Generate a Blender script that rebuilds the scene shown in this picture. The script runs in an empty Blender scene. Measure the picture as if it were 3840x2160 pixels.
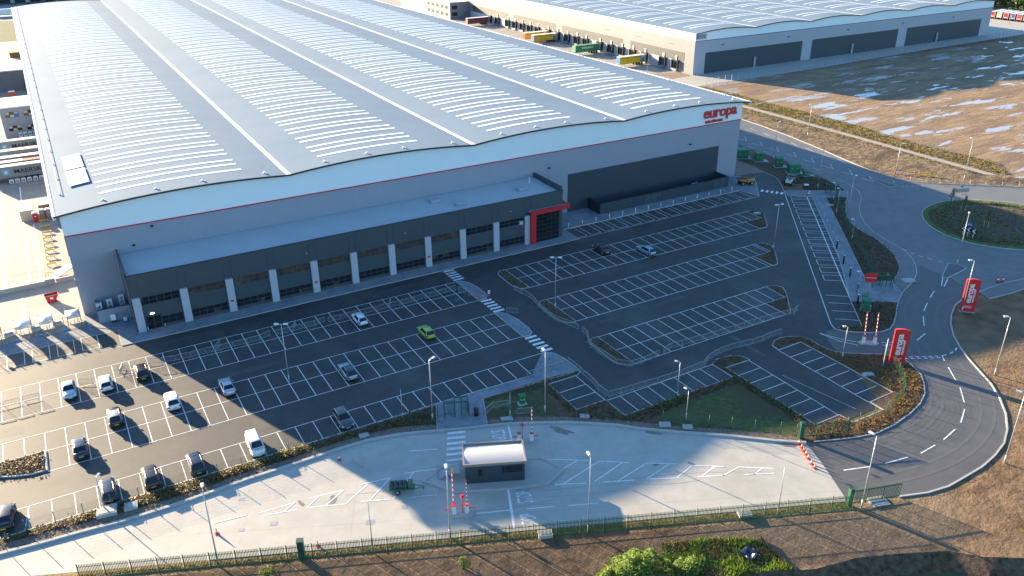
import bpy, bmesh, math, random
from mathutils import Vector, Matrix
from mathutils.geometry import tessellate_polygon
R = math.radians
random.seed(7)
S = bpy.context.scene
COL = S.collection

# ------------------------------------------------------------------ camera, sky, sun, exposure
SUN_EL, SUN_AZ = 12.3, -21.3            # degrees; azimuth measured from +Y towards +X
cam_d = bpy.data.cameras.new('camera'); cam = bpy.data.objects.new('camera', cam_d); COL.objects.link(cam)
cam_d.sensor_width = 36.0; cam_d.lens = 29.249; cam_d.clip_end = 4000; cam_d.clip_start = 0.5
def cam_axes(pitch, yaw, roll):
    f = Vector((math.sin(yaw)*math.cos(pitch), math.cos(yaw)*math.cos(pitch), -math.sin(pitch)))
    r = Vector((math.cos(yaw), -math.sin(yaw), 0)); u = r.cross(f)
    return (math.cos(roll)*r+math.sin(roll)*u, -math.sin(roll)*r+math.cos(roll)*u, f)
_r, _u, _f = cam_axes(.445315, .512606, -.010018)
cam.matrix_world = Matrix(((_r.x, _u.x, -_f.x, 0), (_r.y, _u.y, -_f.y, 0), (_r.z, _u.z, -_f.z, 66.176), (0, 0, 0, 1)))
S.camera = cam

w = bpy.data.worlds.new('World'); S.world = w; w.use_nodes = True
nt = w.node_tree; bg = nt.nodes['Background']
sky = nt.nodes.new('ShaderNodeTexSky'); sky.sky_type = 'NISHITA'; sky.sun_disc = False
sky.sun_elevation = R(SUN_EL); sky.sun_rotation = R(SUN_AZ); sky.air_density = 1.0; sky.dust_density = 0.3; sky.ozone_density = 4.0
tint = nt.nodes.new('ShaderNodeMix'); tint.data_type = 'RGBA'; tint.blend_type = 'MULTIPLY'; tint.inputs[0].default_value = 1.0; tint.inputs[7].default_value = (.91,1.01,1.035,1)
nt.links.new(sky.outputs[0], tint.inputs[6]); nt.links.new(tint.outputs[2], bg.inputs[0]); bg.inputs[1].default_value = 0.088
sun_d = bpy.data.lights.new('sun', 'SUN'); sun = bpy.data.objects.new('sun', sun_d); COL.objects.link(sun)
sun_d.energy = 5.0; sun_d.angle = R(0.5); sun_d.color = (1.0, 0.80, 0.53)
sv = Vector((math.sin(R(SUN_AZ))*math.cos(R(SUN_EL)), math.cos(R(SUN_AZ))*math.cos(R(SUN_EL)), math.sin(R(SUN_EL))))
sun.rotation_euler = sv.to_track_quat('Z', 'Y').to_euler(); sun.location = (0, 0, 120)
S.view_settings.view_transform = 'Standard'; S.view_settings.look = 'None'
S.view_settings.exposure = 2.25; S.view_settings.gamma = 1.0; S.view_settings.use_curve_mapping = False
S.render.engine = 'CYCLES'; S.cycles.max_bounces = 6; S.cycles.diffuse_bounces = 3; S.cycles.glossy_bounces = 3
S.cycles.use_denoising = True; S.cycles.sample_clamp_indirect = 6.0

# ------------------------------------------------------------------ helpers
class MB:
    """collects shapes into one mesh"""
    def __init__(s): s.v = []; s.f = []; s.m = []; s.sm = []
    def add(s, vs, fs, mi=0, smooth=False):
        o = len(s.v); s.v += [tuple(p) for p in vs]
        for f in fs: s.f.append(tuple(i+o for i in f)); s.m.append(mi); s.sm.append(smooth)
        return s
    def box(s, x0, x1, y0, y1, z0, z1, mi=0):
        return s.add([(x0,y0,z0),(x1,y0,z0),(x1,y1,z0),(x0,y1,z0),(x0,y0,z1),(x1,y0,z1),(x1,y1,z1),(x0,y1,z1)],
                     [(0,3,2,1),(4,5,6,7),(0,1,5,4),(1,2,6,5),(2,3,7,6),(3,0,4,7)], mi)
    def obox(s, c, d, l, w_, z0, z1, mi=0):
        """box centred at c (x,y), long side along direction d"""
        dx, dy = d; n = math.hypot(dx, dy); dx /= n; dy /= n
        p = [(c[0]+a*dx*l/2-b*dy*w_/2, c[1]+a*dy*l/2+b*dx*w_/2) for a, b in ((-1,-1),(1,-1),(1,1),(-1,1))]
        return s.prism(p, z0, z1, mi)
    def prism(s, poly, z0, z1, mi=0, bottom=False):
        poly = ccw(poly); n = len(poly)
        vs = [(x,y,z0) for x,y in poly]+[(x,y,z1) for x,y in poly]
        fs = [(i,(i+1)%n,n+(i+1)%n,n+i) for i in range(n)]
        for t in tess(poly): fs.append(tuple(n+i for i in t))
        if bottom:
            for t in tess(poly): fs.append(tuple(reversed(t)))
        return s.add(vs, fs, mi)
    def sheet(s, poly, z, mi=0):
        poly = ccw(poly)
        return s.add([(x,y,z) for x,y in poly], tess(poly), mi)
    def quad(s, a, b, c, d, mi=0): return s.add([a,b,c,d], [(0,1,2,3)], mi)
    def line(s, a, b, wd, z, mi=0):
        s.nl = getattr(s, 'nl', 0)+1; z += (s.nl % 9)*.0013
        dx, dy = b[0]-a[0], b[1]-a[1]; n = math.hypot(dx, dy) or 1; px, py = -dy/n*wd/2, dx/n*wd/2
        return s.add([(a[0]-px,a[1]-py,z),(b[0]-px,b[1]-py,z),(b[0]+px,b[1]+py,z),(a[0]+px,a[1]+py,z)], [(0,1,2,3)], mi)
    def pline(s, pts, wd, z, mi=0, closed=False):
        L, Rr = ribbon(pts, wd/2, closed); n = len(pts)
        vs = [(x,y,z) for x,y in Rr]+[(x,y,z) for x,y in L]; k = n if closed else n-1
        return s.add(vs, [(i,(i+1)%n,n+(i+1)%n,n+i) for i in range(k)], mi)
    def kerb(s, pts, wd, z0, z1, mi=0, closed=False):
        L, Rr = ribbon(pts, wd/2, closed); n = len(pts); k = n if closed else n-1
        vs = [(x,y,z0) for x,y in Rr]+[(x,y,z0) for x,y in L]+[(x,y,z1) for x,y in Rr]+[(x,y,z1) for x,y in L]
        fs = []
        for i in range(k):
            j = (i+1) % n
            fs += [(2*n+i,2*n+j,3*n+j,3*n+i),(i,j,2*n+j,2*n+i),(n+j,n+i,3*n+i,3*n+j)]
        if not closed: fs += [(0,2*n,3*n,n),(n-1,2*n-1,4*n-1,3*n-1)]
        return s.add(vs, fs, mi)
    def tube(s, pts, r, n=6, mi=0, r1=None, caps=True):
        pts = [Vector(p) for p in pts]; vs = []; fs = []; k = len(pts)
        for i, p in enumerate(pts):
            d = (pts[min(i+1,k-1)]-pts[max(i-1,0)]).normalized()
            a = d.cross(Vector((0,0,1)));
            if a.length < 1e-3: a = Vector((1,0,0))
            a.normalize(); b = d.cross(a).normalized()
            rr = r if r1 is None else r+(r1-r)*i/(k-1)
            for j in range(n):
                t = 2*math.pi*j/n; vs.append(p+a*math.cos(t)*rr+b*math.sin(t)*rr)
        for i in range(k-1):
            for j in range(n):
                fs.append((i*n+j, i*n+(j+1)%n, (i+1)*n+(j+1)%n, (i+1)*n+j))
        if caps: fs += [tuple(range(n-1,-1,-1)), tuple(range((k-1)*n, k*n))]
        return s.add(vs, fs, mi, smooth=n > 5)
    def cyl(s, x, y, z0, z1, r, n=10, mi=0, r1=None): return s.tube([(x,y,z0),(x,y,z1)], r, n, mi, r1)
    def disc(s, c, nrm, r, n=12, mi=0, th=0.02):
        nrm = Vector(nrm).normalized(); c = Vector(c); return s.tube([c-nrm*th/2, c+nrm*th/2], r, n, mi)
    def ell(s, c, rx, ry, rz, nu=8, nv=6, mi=0):
        vs = [(c[0],c[1],c[2]-rz)]; fs = []
        for i in range(1, nv):
            t = math.pi*i/nv-math.pi/2
            for j in range(nu):
                a = 2*math.pi*j/nu; vs.append((c[0]+rx*math.cos(t)*math.cos(a), c[1]+ry*math.cos(t)*math.sin(a), c[2]+rz*math.sin(t)))
        vs.append((c[0],c[1],c[2]+rz)); T = len(vs)-1
        for j in range(nu):
            fs.append((0,1+(j+1)%nu,1+j)); fs.append((T,1+(nv-2)*nu+j,1+(nv-2)*nu+(j+1)%nu))
            for i in range(nv-2): fs.append((1+i*nu+j,1+i*nu+(j+1)%nu,1+(i+1)*nu+(j+1)%nu,1+(i+1)*nu+j))
        return s.add(vs, fs, mi, True)
    def rot(s, a, c=(0,0)):
        ca, sa = math.cos(a), math.sin(a)
        s.v = [(c[0]+(x-c[0])*ca-(y-c[1])*sa, c[1]+(x-c[0])*sa+(y-c[1])*ca, z) for x,y,z in s.v]; return s
    def mesh(s, name, mats):
        me = bpy.data.meshes.new(name); me.from_pydata(s.v, [], s.f)
        for m_ in (mats if isinstance(mats, (list, tuple)) else [mats]): me.materials.append(m_)
        me.polygons.foreach_set('material_index', s.m); me.polygons.foreach_set('use_smooth', s.sm); me.update()
        return me
    def build(s, name, mats, parent=None, loc=None):
        o = bpy.data.objects.new(name, s.mesh(name, mats)); COL.objects.link(o)
        if parent is not None: o.parent = parent
        if loc is not None: o.location = loc
        return o

def ccw(p):
    p = list(p); a = sum(p[i][0]*p[(i+1)%len(p)][1]-p[(i+1)%len(p)][0]*p[i][1] for i in range(len(p)))
    return p if a > 0 else p[::-1]
def tess(p):
    out = []
    for t in tessellate_polygon([[Vector((x,y,0)) for x,y in p]]):
        a, b, c = (p[i] for i in t)
        if (b[0]-a[0])*(c[1]-a[1])-(c[0]-a[0])*(b[1]-a[1]) < 0: t = (t[0],t[2],t[1])
        out.append(tuple(t))
    return out
def ribbon(pts, h, closed):
    n = len(pts); L = []; Rr = []
    for i, p in enumerate(pts):
        a = pts[(i-1)%n] if (closed or i > 0) else p; b = pts[(i+1)%n] if (closed or i < n-1) else p
        d1 = Vector((p[0]-a[0],p[1]-a[1])); d2 = Vector((b[0]-p[0],b[1]-p[1]))
        if d1.length < 1e-6: d1 = d2
        if d2.length < 1e-6: d2 = d1
        d1.normalize(); d2.normalize(); t = (d1+d2)
        if t.length < 1e-3: t = d1
        t.normalize(); nn = Vector((-t.y, t.x)); k = h/max(.45, nn.dot(Vector((-d1.y, d1.x))))
        L.append((p[0]+nn.x*k, p[1]+nn.y*k)); Rr.append((p[0]-nn.x*k, p[1]-nn.y*k))
    return L, Rr
def smooth_pts(pts, it=2, closed=False):
    for _ in range(it):
        q = [] if closed else [pts[0]]
        rng = range(len(pts)) if closed else range(len(pts)-1)
        for i in rng:
            a, b = pts[i], pts[(i+1) % len(pts)]
            q += [(a[0]*.75+b[0]*.25, a[1]*.75+b[1]*.25), (a[0]*.25+b[0]*.75, a[1]*.25+b[1]*.75)]
        if not closed: q.append(pts[-1])
        pts = q
    return pts
def inside(p, poly):
    x, y = p; c = False; n = len(poly); j = n-1
    for i in range(n):
        xi, yi = poly[i]; xj, yj = poly[j]
        if (yi > y) != (yj > y) and x < (xj-xi)*(y-yi)/(yj-yi)+xi: c = not c
        j = i
    return c
def tag(o, label=None, cat=None, group=None, kind=None):
    if label: o['label'] = label
    if cat: o['category'] = cat
    if group: o['group'] = group
    if kind: o['kind'] = kind
    return o
def thing(name, label, cat, loc=(0,0,0), rz=0, group=None):
    o = bpy.data.objects.new(name, None); COL.objects.link(o); o.location = loc; o.rotation_euler = (0,0,rz)
    o.empty_display_size = .3
    return tag(o, label, cat, group)
def struct(name, mb, mats): return tag(mb.build(name, mats), kind='structure')
def dup(root, loc, rz=0, label=None, group=None):
    r = root.copy(); COL.objects.link(r); r.location = loc; r.rotation_euler = (0,0,rz)
    if label: r['label'] = label
    if group: r['group'] = group
    for ch in list(root.children):
        c = ch.copy(); COL.objects.link(c); c.parent = r
        for g in list(ch.children):
            d = g.copy(); COL.objects.link(d); d.parent = c
    return r
def text_mesh(txt, size, name, mat, parent, matrix, bold=0.0, align='CENTER', extrude=0.0, spacing=1.0, xs=1.0, font_shear=0.0, ay='CENTER'):
    cu = bpy.data.curves.new('txt', 'FONT'); cu.body = txt; cu.size = size; cu.align_x = align; cu.align_y = ay
    cu.offset = bold; cu.extrude = extrude; cu.space_character = spacing; cu.shear = font_shear; cu.resolution_u = 3
    to = bpy.data.objects.new('txt', cu); COL.objects.link(to)
    dg = bpy.context.evaluated_depsgraph_get(); dg.update()
    me = bpy.data.meshes.new_from_object(to.evaluated_get(dg)); me.name = name
    bpy.data.objects.remove(to); bpy.data.curves.remove(cu)
    if xs != 1.0:
        for v in me.vertices: v.co.x *= xs
    me.transform(matrix); me.materials.clear(); me.materials.append(mat)
    o = bpy.data.objects.new(name, me); COL.objects.link(o)
    if parent is not None: o.parent = parent
    return o
def frame3(o, x, y):
    """matrix with local x,y axes along given vectors, at o"""
    x = Vector(x).normalized(); y = Vector(y).normalized(); z = x.cross(y)
    return Matrix(((x.x,y.x,z.x,o[0]),(x.y,y.y,z.y,o[1]),(x.z,y.z,z.z,o[2]),(0,0,0,1)))
ORD = ['first','second','third','fourth','fifth','sixth','seventh','eighth','ninth','tenth','eleventh','twelfth','thirteenth','fourteenth','fifteenth','sixteenth','seventeenth','eighteenth','nineteenth','twentieth']
def ordn(i): return ORD[i] if i < 20 else ('twenty-'+ORD[i-20] if i < 29 else 'thirtieth')
# ------------------------------------------------------------------ materials
def mat(name, col, rough=.7, metal=0.0, var=0.0, scale=1.0, bump=0.0, bscale=None, spec=.5, col2=None, mix_scale=None, mix_lo=.45, mix_hi=.6, stretch=None, detail=4, coat=0.0, emit=None, estr=0.0):
    m = bpy.data.materials.new(name); m.use_nodes = True; n = m.node_tree; b = n.nodes['Principled BSDF']
    b.inputs['Roughness'].default_value = rough; b.inputs['Metallic'].default_value = metal
    b.inputs['Specular IOR Level'].default_value = spec; b.inputs['Coat Weight'].default_value = coat
    c = (*col, 1); b.inputs['Base Color'].default_value = c
    if emit: b.inputs['Emission Color'].default_value = (*emit,1); b.inputs['Emission Strength'].default_value = estr
    if var or bump or col2:
        geo = n.nodes.new('ShaderNodeNewGeometry'); src = geo.outputs['Position']
        if stretch:
            mp = n.nodes.new('ShaderNodeMapping'); mp.inputs['Scale'].default_value = stretch[:3]
            if len(stretch) > 3: mp.inputs['Rotation'].default_value = (0,0,stretch[3])
            n.links.new(src, mp.inputs[0]); src = mp.outputs[0]
    out = None
    if var or col2:
        no = n.nodes.new('ShaderNodeTexNoise'); no.inputs['Scale'].default_value = scale; no.inputs['Detail'].default_value = detail; no.inputs['Roughness'].default_value = .62
        n.links.new(src, no.inputs[0])
        r = n.nodes.new('ShaderNodeValToRGB'); e = r.color_ramp.elements; e[0].position = .28; e[1].position = .74
        e[0].color = (*[x*(1-var) for x in col],1); e[1].color = (*[min(1,x*(1+var)) for x in col],1)
        n.links.new(no.outputs[0], r.inputs[0]); out = r.outputs[0]
    if col2:
        n2 = n.nodes.new('ShaderNodeTexNoise'); n2.inputs['Scale'].default_value = mix_scale or scale*.3; n2.inputs['Detail'].default_value = 5
        n2.inputs['Roughness'].default_value = .6
        n.links.new(src, n2.inputs[0]); mr = n.nodes.new('ShaderNodeMapRange'); mr.inputs[1].default_value = mix_lo; mr.inputs[2].default_value = mix_hi
        n.links.new(n2.outputs[0], mr.inputs[0]); mx = n.nodes.new('ShaderNodeMix'); mx.data_type = 'RGBA'
        n.links.new(mr.outputs[0], mx.inputs[0]); n.links.new(out, mx.inputs[6]); mx.inputs[7].default_value = (*col2,1); out = mx.outputs[2]
    if out: n.links.new(out, b.inputs['Base Color'])
    if bump:
        nb = n.nodes.new('ShaderNodeTexNoise'); nb.inputs['Scale'].default_value = bscale or scale*4; nb.inputs['Detail'].default_value = 6; nb.inputs['Roughness'].default_value = .7
        n.links.new(src, nb.inputs[0]); bp = n.nodes.new('ShaderNodeBump'); bp.inputs['Strength'].default_value = 1.0; bp.inputs['Distance'].default_value = bump
        n.links.new(nb.outputs[0], bp.inputs['Height']); n.links.new(bp.outputs[0], b.inputs['Normal'])
    return m
def lines_on(m, axis, period, width, dark, soft=.3):
    """joint lines every `period` metres along an axis ('x','y','z' or angle about z in radians), darkening the base colour"""
    n = m.node_tree; b = n.nodes['Principled BSDF']; geo = n.nodes.new('ShaderNodeNewGeometry')
    src = geo.outputs['Position']
    if not isinstance(axis, str):
        mp = n.nodes.new('ShaderNodeVectorRotate'); mp.rotation_type = 'Z_AXIS'; mp.inputs['Angle'].default_value = axis; n.links.new(src, mp.inputs[0]); src = mp.outputs[0]; axis = 'x'
    sp = n.nodes.new('ShaderNodeSeparateXYZ'); n.links.new(src, sp.inputs[0])
    dv = n.nodes.new('ShaderNodeMath'); dv.operation = 'DIVIDE'; dv.inputs[1].default_value = period; n.links.new(sp.outputs['XYZ'.index(axis.upper())], dv.inputs[0])
    fr = n.nodes.new('ShaderNodeMath'); fr.operation = 'FRACT'; n.links.new(dv.outputs[0], fr.inputs[0])
    lt = n.nodes.new('ShaderNodeMath'); lt.operation = 'LESS_THAN'; lt.inputs[1].default_value = width/period; n.links.new(fr.outputs[0], lt.inputs[0])
    mx = n.nodes.new('ShaderNodeMix'); mx.data_type = 'RGBA'; mx.blend_type = 'MULTIPLY'; n.links.new(lt.outputs[0], mx.inputs[0])
    if b.inputs['Base Color'].links: n.links.new(b.inputs['Base Color'].links[0].from_socket, mx.inputs[6])
    else: mx.inputs[6].default_value = b.inputs['Base Color'].default_value
    mx.inputs[7].default_value = (dark,dark,dark,1); n.links.new(mx.outputs[2], b.inputs['Base Color'])
    return m
M = {}
M['earth'] = mat('earth', (.185,.114,.064), .95, var=.55, scale=.35, bump=.35, bscale=.9, col2=(.22,.155,.095), mix_scale=.03, spec=.2)
M['soil'] = mat('dark_soil', (.125,.085,.058), .95, var=.5, scale=1.2, bump=.12, bscale=3, spec=.2)
M['tarmac'] = mat('fresh_tarmac', (.046,.043,.041), .66, var=.22, scale=.5, bump=.006, bscale=14, col2=(.085,.082,.078), mix_scale=.07, mix_lo=.50, mix_hi=.72, spec=.5)
M['road'] = mat('road_asphalt', (.145,.140,.136), .62, var=.16, scale=.4, bump=.006, bscale=12, col2=(.165,.158,.15), mix_scale=.05, spec=.5)
M['concrete'] = mat('yard_concrete', (.415,.390,.340), .65, var=.10, scale=.5, col2=(.355,.325,.275), mix_scale=.11, mix_lo=.5, mix_hi=.75, bump=.004, bscale=3)
lines_on(M['concrete'], R(24.5), 12.4, .06, .84); lines_on(M['concrete'], R(24.5+90), 9.6, .06, .80)
M['concrete2'] = mat('yard_concrete_warm', (.30,.285,.262), .8, var=.16, scale=.3, col2=(.235,.215,.19), mix_scale=.09, mix_lo=.5, mix_hi=.75, stretch=(.4,1,1))
lines_on(M['concrete2'], 'x', 5.0, .08, .7); lines_on(M['concrete2'], 'y', 5.0, .08, .7)
M['paving'] = mat('block_paving', (.185,.200,.220), .8, var=.30, scale=1.6, col2=(.235,.25,.265), mix_scale=.25, bump=.01, bscale=6)
M['redpave'] = mat('brick_hardcore', (.24,.17,.13), .9, var=.3, scale=1.2, bump=.03, bscale=5)
M['buff'] = mat('buff_tactile_paving', (.30,.22,.15), .85, var=.15, scale=2)
M['kerb'] = mat('kerb_concrete', (.40,.385,.36), .8, var=.12, scale=1.5)
M['gravel'] = mat('gravel', (.20,.155,.115), .95, var=.55, scale=3.5, bump=.08, bscale=6, spec=.2)
M['grass'] = mat('mown_grass', (.080,.098,.036), .9, var=.45, scale=1.3, bump=.06, bscale=5, col2=(.090,.075,.040), mix_scale=.18, spec=.2)
M['path'] = mat('crushed_stone_path', (.33,.29,.24), .9, var=.2, scale=.7)
M['paint'] = mat('white_road_paint', (.74,.75,.72), .6, var=.10, scale=2.0, col2=(.30,.30,.29), mix_scale=1.6, mix_lo=.56, mix_hi=.78)
M['pgrey'] = mat('grey_joint', (.10,.10,.10), .8)
M['water'] = mat('puddle_water', (.22,.20,.17), .04, spec=.9)
M['wetc'] = mat('damp_concrete', (.20,.175,.145), .5, var=.2, scale=1)
# buildings
M['roof'] = mat('roof_sheet', (.165,.232,.300), .85, var=.06, scale=.12, spec=.15, col2=(.178,.244,.310), mix_scale=.03)
M['light'] = mat('rooflight_sheet', (.93,.92,.86), .40, spec=.8)
M['gutter'] = mat('gutter_membrane', (.74,.74,.72), .45)
M['fascia'] = mat('white_cladding', (.74,.785,.775), .45, var=.02, scale=.2)
lines_on(M['fascia'], 'z', .5, .04, .93)
M['wallg'] = mat('grey_cladding', (.285,.295,.34), .5, var=.03, scale=.3)
lines_on(M['wallg'], 'x', .5, .13, .90); 
M['wallp'] = mat('grey_cladding_sun_copy', (.215,.220,.230), .5, var=.03, scale=.3)  # copy darkened in colour to offset the strong sun on the dock face
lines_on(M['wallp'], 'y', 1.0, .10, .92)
M['wallpf'] = mat('grey_cladding_shade_copy', (.36,.36,.39), .5, var=.03, scale=.3)  # lighter copy of the same cladding, colour set for faces in shade
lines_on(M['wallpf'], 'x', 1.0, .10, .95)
M['panel'] = mat('anthracite_cladding', (.034,.046,.060), .5, var=.08, scale=.5)
lines_on(M['panel'], 'x', 1.0, .06, .75)
M['panelg'] = mat('mid_grey_band', (.075,.077,.080), .5, var=.05, scale=.5); lines_on(M['panelg'], 'y', 1.0, .10, .85)
M['office'] = mat('slate_panel', (.052,.068,.078), .42, var=.05, scale=.5)
M['pillar'] = mat('pale_pillar', (.40,.41,.45), .5)
M['red'] = mat('signal_red', (.52,.020,.022), .4, coat=.2)
M['redl'] = mat('sign_red', (.62,.028,.026), .4)
M['black'] = mat('black_trim', (.018,.020,.024), .45)
M['glass'] = mat('dark_glass', (.012,.013,.016), .05, spec=.6)
M['wood'] = mat('interior_brown', (.045,.030,.022), .8, var=.8, scale=.9, col2=(.13,.080,.048), mix_scale=.55, mix_lo=.55, mix_hi=.68)
M['lum'] = mat('mullion_grey', (.05,.055,.06), .4)
M['white'] = mat('white_plastic', (.74,.74,.72), .45)
M['dockw'] = mat('dock_white', (.44,.45,.46), .55)
M['cream'] = mat('cream_steel', (.60,.50,.34), .6, var=.06, scale=1)
M['steel'] = mat('galvanised_steel', (.36,.37,.38), .38, metal=.6, var=.1, scale=3)
M['steeld'] = mat('dull_galvanised_steel', (.34,.35,.36), .45, metal=.3)
M['column'] = mat('lamp_column_grey', (.42,.42,.43), .4, metal=.3)
M['greenf'] = mat('fence_green', (.012,.085,.045), .45)
M['pale'] = mat('palisade_green', (.018,.080,.046), .5)
M['greenc'] = mat('cabinet_green', (.018,.155,.085), .5, var=.08, scale=2)
M['orange'] = mat('cone_orange', (.75,.10,.03), .5)
M['yellow'] = mat('safety_yellow', (.72,.46,.035), .5)
M['blue'] = mat('sign_blue', (.02,.16,.50), .45)
M['lensw'] = mat('lamp_lens', (.62,.64,.64), .25)
M['rubber'] = mat('tyre_rubber', (.020,.020,.021), .8)
M['rim'] = mat('alloy_rim', (.36,.37,.38), .3, metal=.7)
M['lampr'] = mat('tail_lamp', (.30,.010,.012), .2)
M['lampw'] = mat('head_lamp', (.55,.57,.60), .12)
M['platey'] = mat('yellow_plate', (.60,.44,.05), .5)
M['platew'] = mat('white_plate', (.70,.70,.68), .5)
M['carglass'] = mat('car_glass', (.012,.016,.020), .06, spec=.6)
def leafmat(name, c, tr=.25):
    m = mat(name, c, .6, spec=.3); b = m.node_tree.nodes['Principled BSDF']
    n = m.node_tree; tl = n.nodes.new('ShaderNodeBsdfTranslucent'); tl.inputs[0].default_value = (min(1,c[0]*1.4),min(1,c[1]*1.4),c[2],1)
    mx = n.nodes.new('ShaderNodeMixShader'); mx.inputs[0].default_value = tr
    n.links.new(b.outputs[0], mx.inputs[1]); n.links.new(tl.outputs[0], mx.inputs[2]); n.links.new(mx.outputs[0], n.nodes['Material Output'].inputs[0]); return m
LG = [leafmat('leaf_dark', (.040,.060,.020)), leafmat('leaf_mid', (.080,.115,.032)), leafmat('leaf_bright', (.15,.20,.045))]
LB = [leafmat('leaf_brown', (.150,.090,.048)), leafmat('leaf_rust', (.22,.105,.042)), leafmat('leaf_olive', (.145,.135,.045)), LG[0]]
LY = [leafmat('leaf_gold', (.30,.20,.045),.5), leafmat('leaf_yellowgreen', (.20,.20,.04),.45), LG[1], LB[1]]
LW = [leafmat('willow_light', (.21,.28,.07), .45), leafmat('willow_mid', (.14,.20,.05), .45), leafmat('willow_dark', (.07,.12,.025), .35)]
bark = mat('bark', (.07,.055,.04), .9, var=.3, scale=6)
# ------------------------------------------------------------------ the ground
def mudmat():
    m = mat('wet_mud', (.29,.195,.115), .9, var=.3, scale=.25, bump=.22, bscale=.5, col2=(.20,.135,.085), mix_scale=.09, spec=.3, stretch=(.45,1.6,1,R(-8)))
    n = m.node_tree; b = n.nodes['Principled BSDF']
    geo = n.nodes.new('ShaderNodeNewGeometry'); mp = n.nodes.new('ShaderNodeMapping'); mp.inputs['Scale'].default_value = (.040,.16,1); mp.inputs['Rotation'].default_value = (0,0,R(-6))
    n.links.new(geo.outputs['Position'], mp.inputs[0]); no = n.nodes.new('ShaderNodeTexNoise'); no.inputs['Scale'].default_value = 1.0; no.inputs['Detail'].default_value = 6; no.inputs['Roughness'].default_value = .66
    n.links.new(mp.outputs[0], no.inputs[0])
    mr = n.nodes.new('ShaderNodeMapRange'); mr.inputs[1].default_value = .560; mr.inputs[2].default_value = .580; n.links.new(no.outputs[0], mr.inputs[0])
    src = b.inputs['Base Color'].links[0].from_socket
    mx = n.nodes.new('ShaderNodeMix'); mx.data_type = 'RGBA'; n.links.new(mr.outputs[0], mx.inputs[0]); n.links.new(src, mx.inputs[6]); mx.inputs[7].default_value = (.42,.385,.36,1)  # puddles painted pale: the sky's reflection is put into their colour
    n.links.new(mx.outputs[2], b.inputs['Base Color'])
    r2 = n.nodes.new('ShaderNodeMapRange'); r2.inputs[3].default_value = .9; r2.inputs[4].default_value = .06; n.links.new(mr.outputs[0], r2.inputs[0]); n.links.new(r2.outputs[0], b.inputs['Roughness'])
    sp = n.nodes.new('ShaderNodeMapRange'); sp.inputs[3].default_value = .25; sp.inputs[4].default_value = .55; n.links.new(mr.outputs[0], sp.inputs[0]); n.links.new(sp.outputs[0], b.inputs['Specular IOR Level'])
    bp = [x for x in n.nodes if x.type == 'BUMP'][0]; inv = n.nodes.new('ShaderNodeMath'); inv.operation = 'SUBTRACT'; inv.inputs[0].default_value = 1; n.links.new(mr.outputs[0], inv.inputs[1]); n.links.new(inv.outputs[0], bp.inputs['Strength'])
    return m
M['mud'] = mudmat()
M['goldgravel'] = mat('straw_mulch', (.30,.215,.10), .9, var=.5, scale=2.5, bump=.05, bscale=6, spec=.2)
BANK = [(45,43.9),(50,44.6),(56,45.5),(61.4,43.1),(66.6,42.0),(71.1,40.1),(76.1,37.7),(78.6,35.2),(82.2,32.9),(95,26),(130,5)]
gr = [(-1500,1800),(-1500,-400),(40,-400),(44,43.5)]+BANK+[(160,-400),(1500,-400),(1500,1800)]
g = MB().sheet(gr, 0.0); struct('ground', g, M['earth'])
g = MB(); lowl = [(x-1.6-.4*math.sin(i*2.1), y-1.9-.4*math.cos(i*1.7), -1.0) for i,(x,y) in enumerate(BANK)]
for i in range(len(BANK)-1):
    a, b = BANK[i], BANK[i+1]; c, d = lowl[i], lowl[i+1]
    k = 8
    for j in range(k):
        def P(t, u):
            x = (a[0]*(1-t)+b[0]*t)*(1-u)+(c[0]*(1-t)+d[0]*t)*u; y = (a[1]*(1-t)+b[1]*t)*(1-u)+(c[1]*(1-t)+d[1]*t)*u
            q = .25*math.sin(x*3.1+y*2.3)*(1 if 0 < u < 1 else 0)
            return (x+q, y-q, -1.0*u)
        for u0, u1 in ((0,.35),(.35,.7),(.7,1)):
            g.quad(P(j/k,u1), P((j+1)/k,u1), P((j+1)/k,u0), P(j/k,u0))
struct('ditch_bank', g, mat('ditch_soil', (.13,.085,.052), .95, var=.7, scale=1.4, bump=.35, bscale=2.2, spec=.15))
g = MB().sheet([(20,-60),(30,40)]+[(p[0],p[1]) for p in lowl]+[(140,-60)], -0.98); struct('ditch_floor', g, M['grass'])

YT = [(77.8,59.6),(74.5,62.1),(69.5,66.4),(64.6,70.1),(61.0,73.1),(58.7,75.4),(56.2,77.3),(53.2,79.4),(50.3,81.0),(46.2,83.1),(43.2,84.3),(41.1,85.0),(37.7,86.3),(35.1,87.4),(31.7,88.6),(27.9,89.4),(24.0,89.5),(20.2,89.4),(16.9,89.3),(12.2,89.3),(7.8,89.0),(4.0,88.8),(-0.7,88.8),(-3.0,88.9),(-6.6,89.3),(-10.9,89.6),(-13.0,89.8),(-30,91.6)]
YF = [(-30,91.4),(5.1,77.3),(29,67.3),(32.6,65.9),(44.1,61.1),(64.1,52.7),(73.0,49.0)]
YR = [(73.5,49.5),(75.1,52.9),(76.6,56.2)]
struct('service_yard', MB().sheet(YF[1:]+YR+YT, .044), M['concrete'])
EDGE_IN = [(169.2,133.4),(169.1,131.2),(168.3,128.5),(166.4,125.0),(163.4,121.7),(160.7,119.6),(157.8,117.7),(154.1,114.3),(150.5,110.2),(148.0,106.2),(146.3,101.8),(145.1,97.7),(144.3,94.9),(142.3,92.0),(139.9,89.4),(137.2,87.2),(134.0,85.4),(131.6,84.5),(128.0,83.2),(124.9,81.6),(121.8,79.7),(119.0,77.7),(116.1,75.9),(114.0,75.0),(112.2,75.1),(110.3,75.7),(108.3,77.1),(106.9,78.3),(106.2,79.6),(107.0,81.1)]
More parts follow.
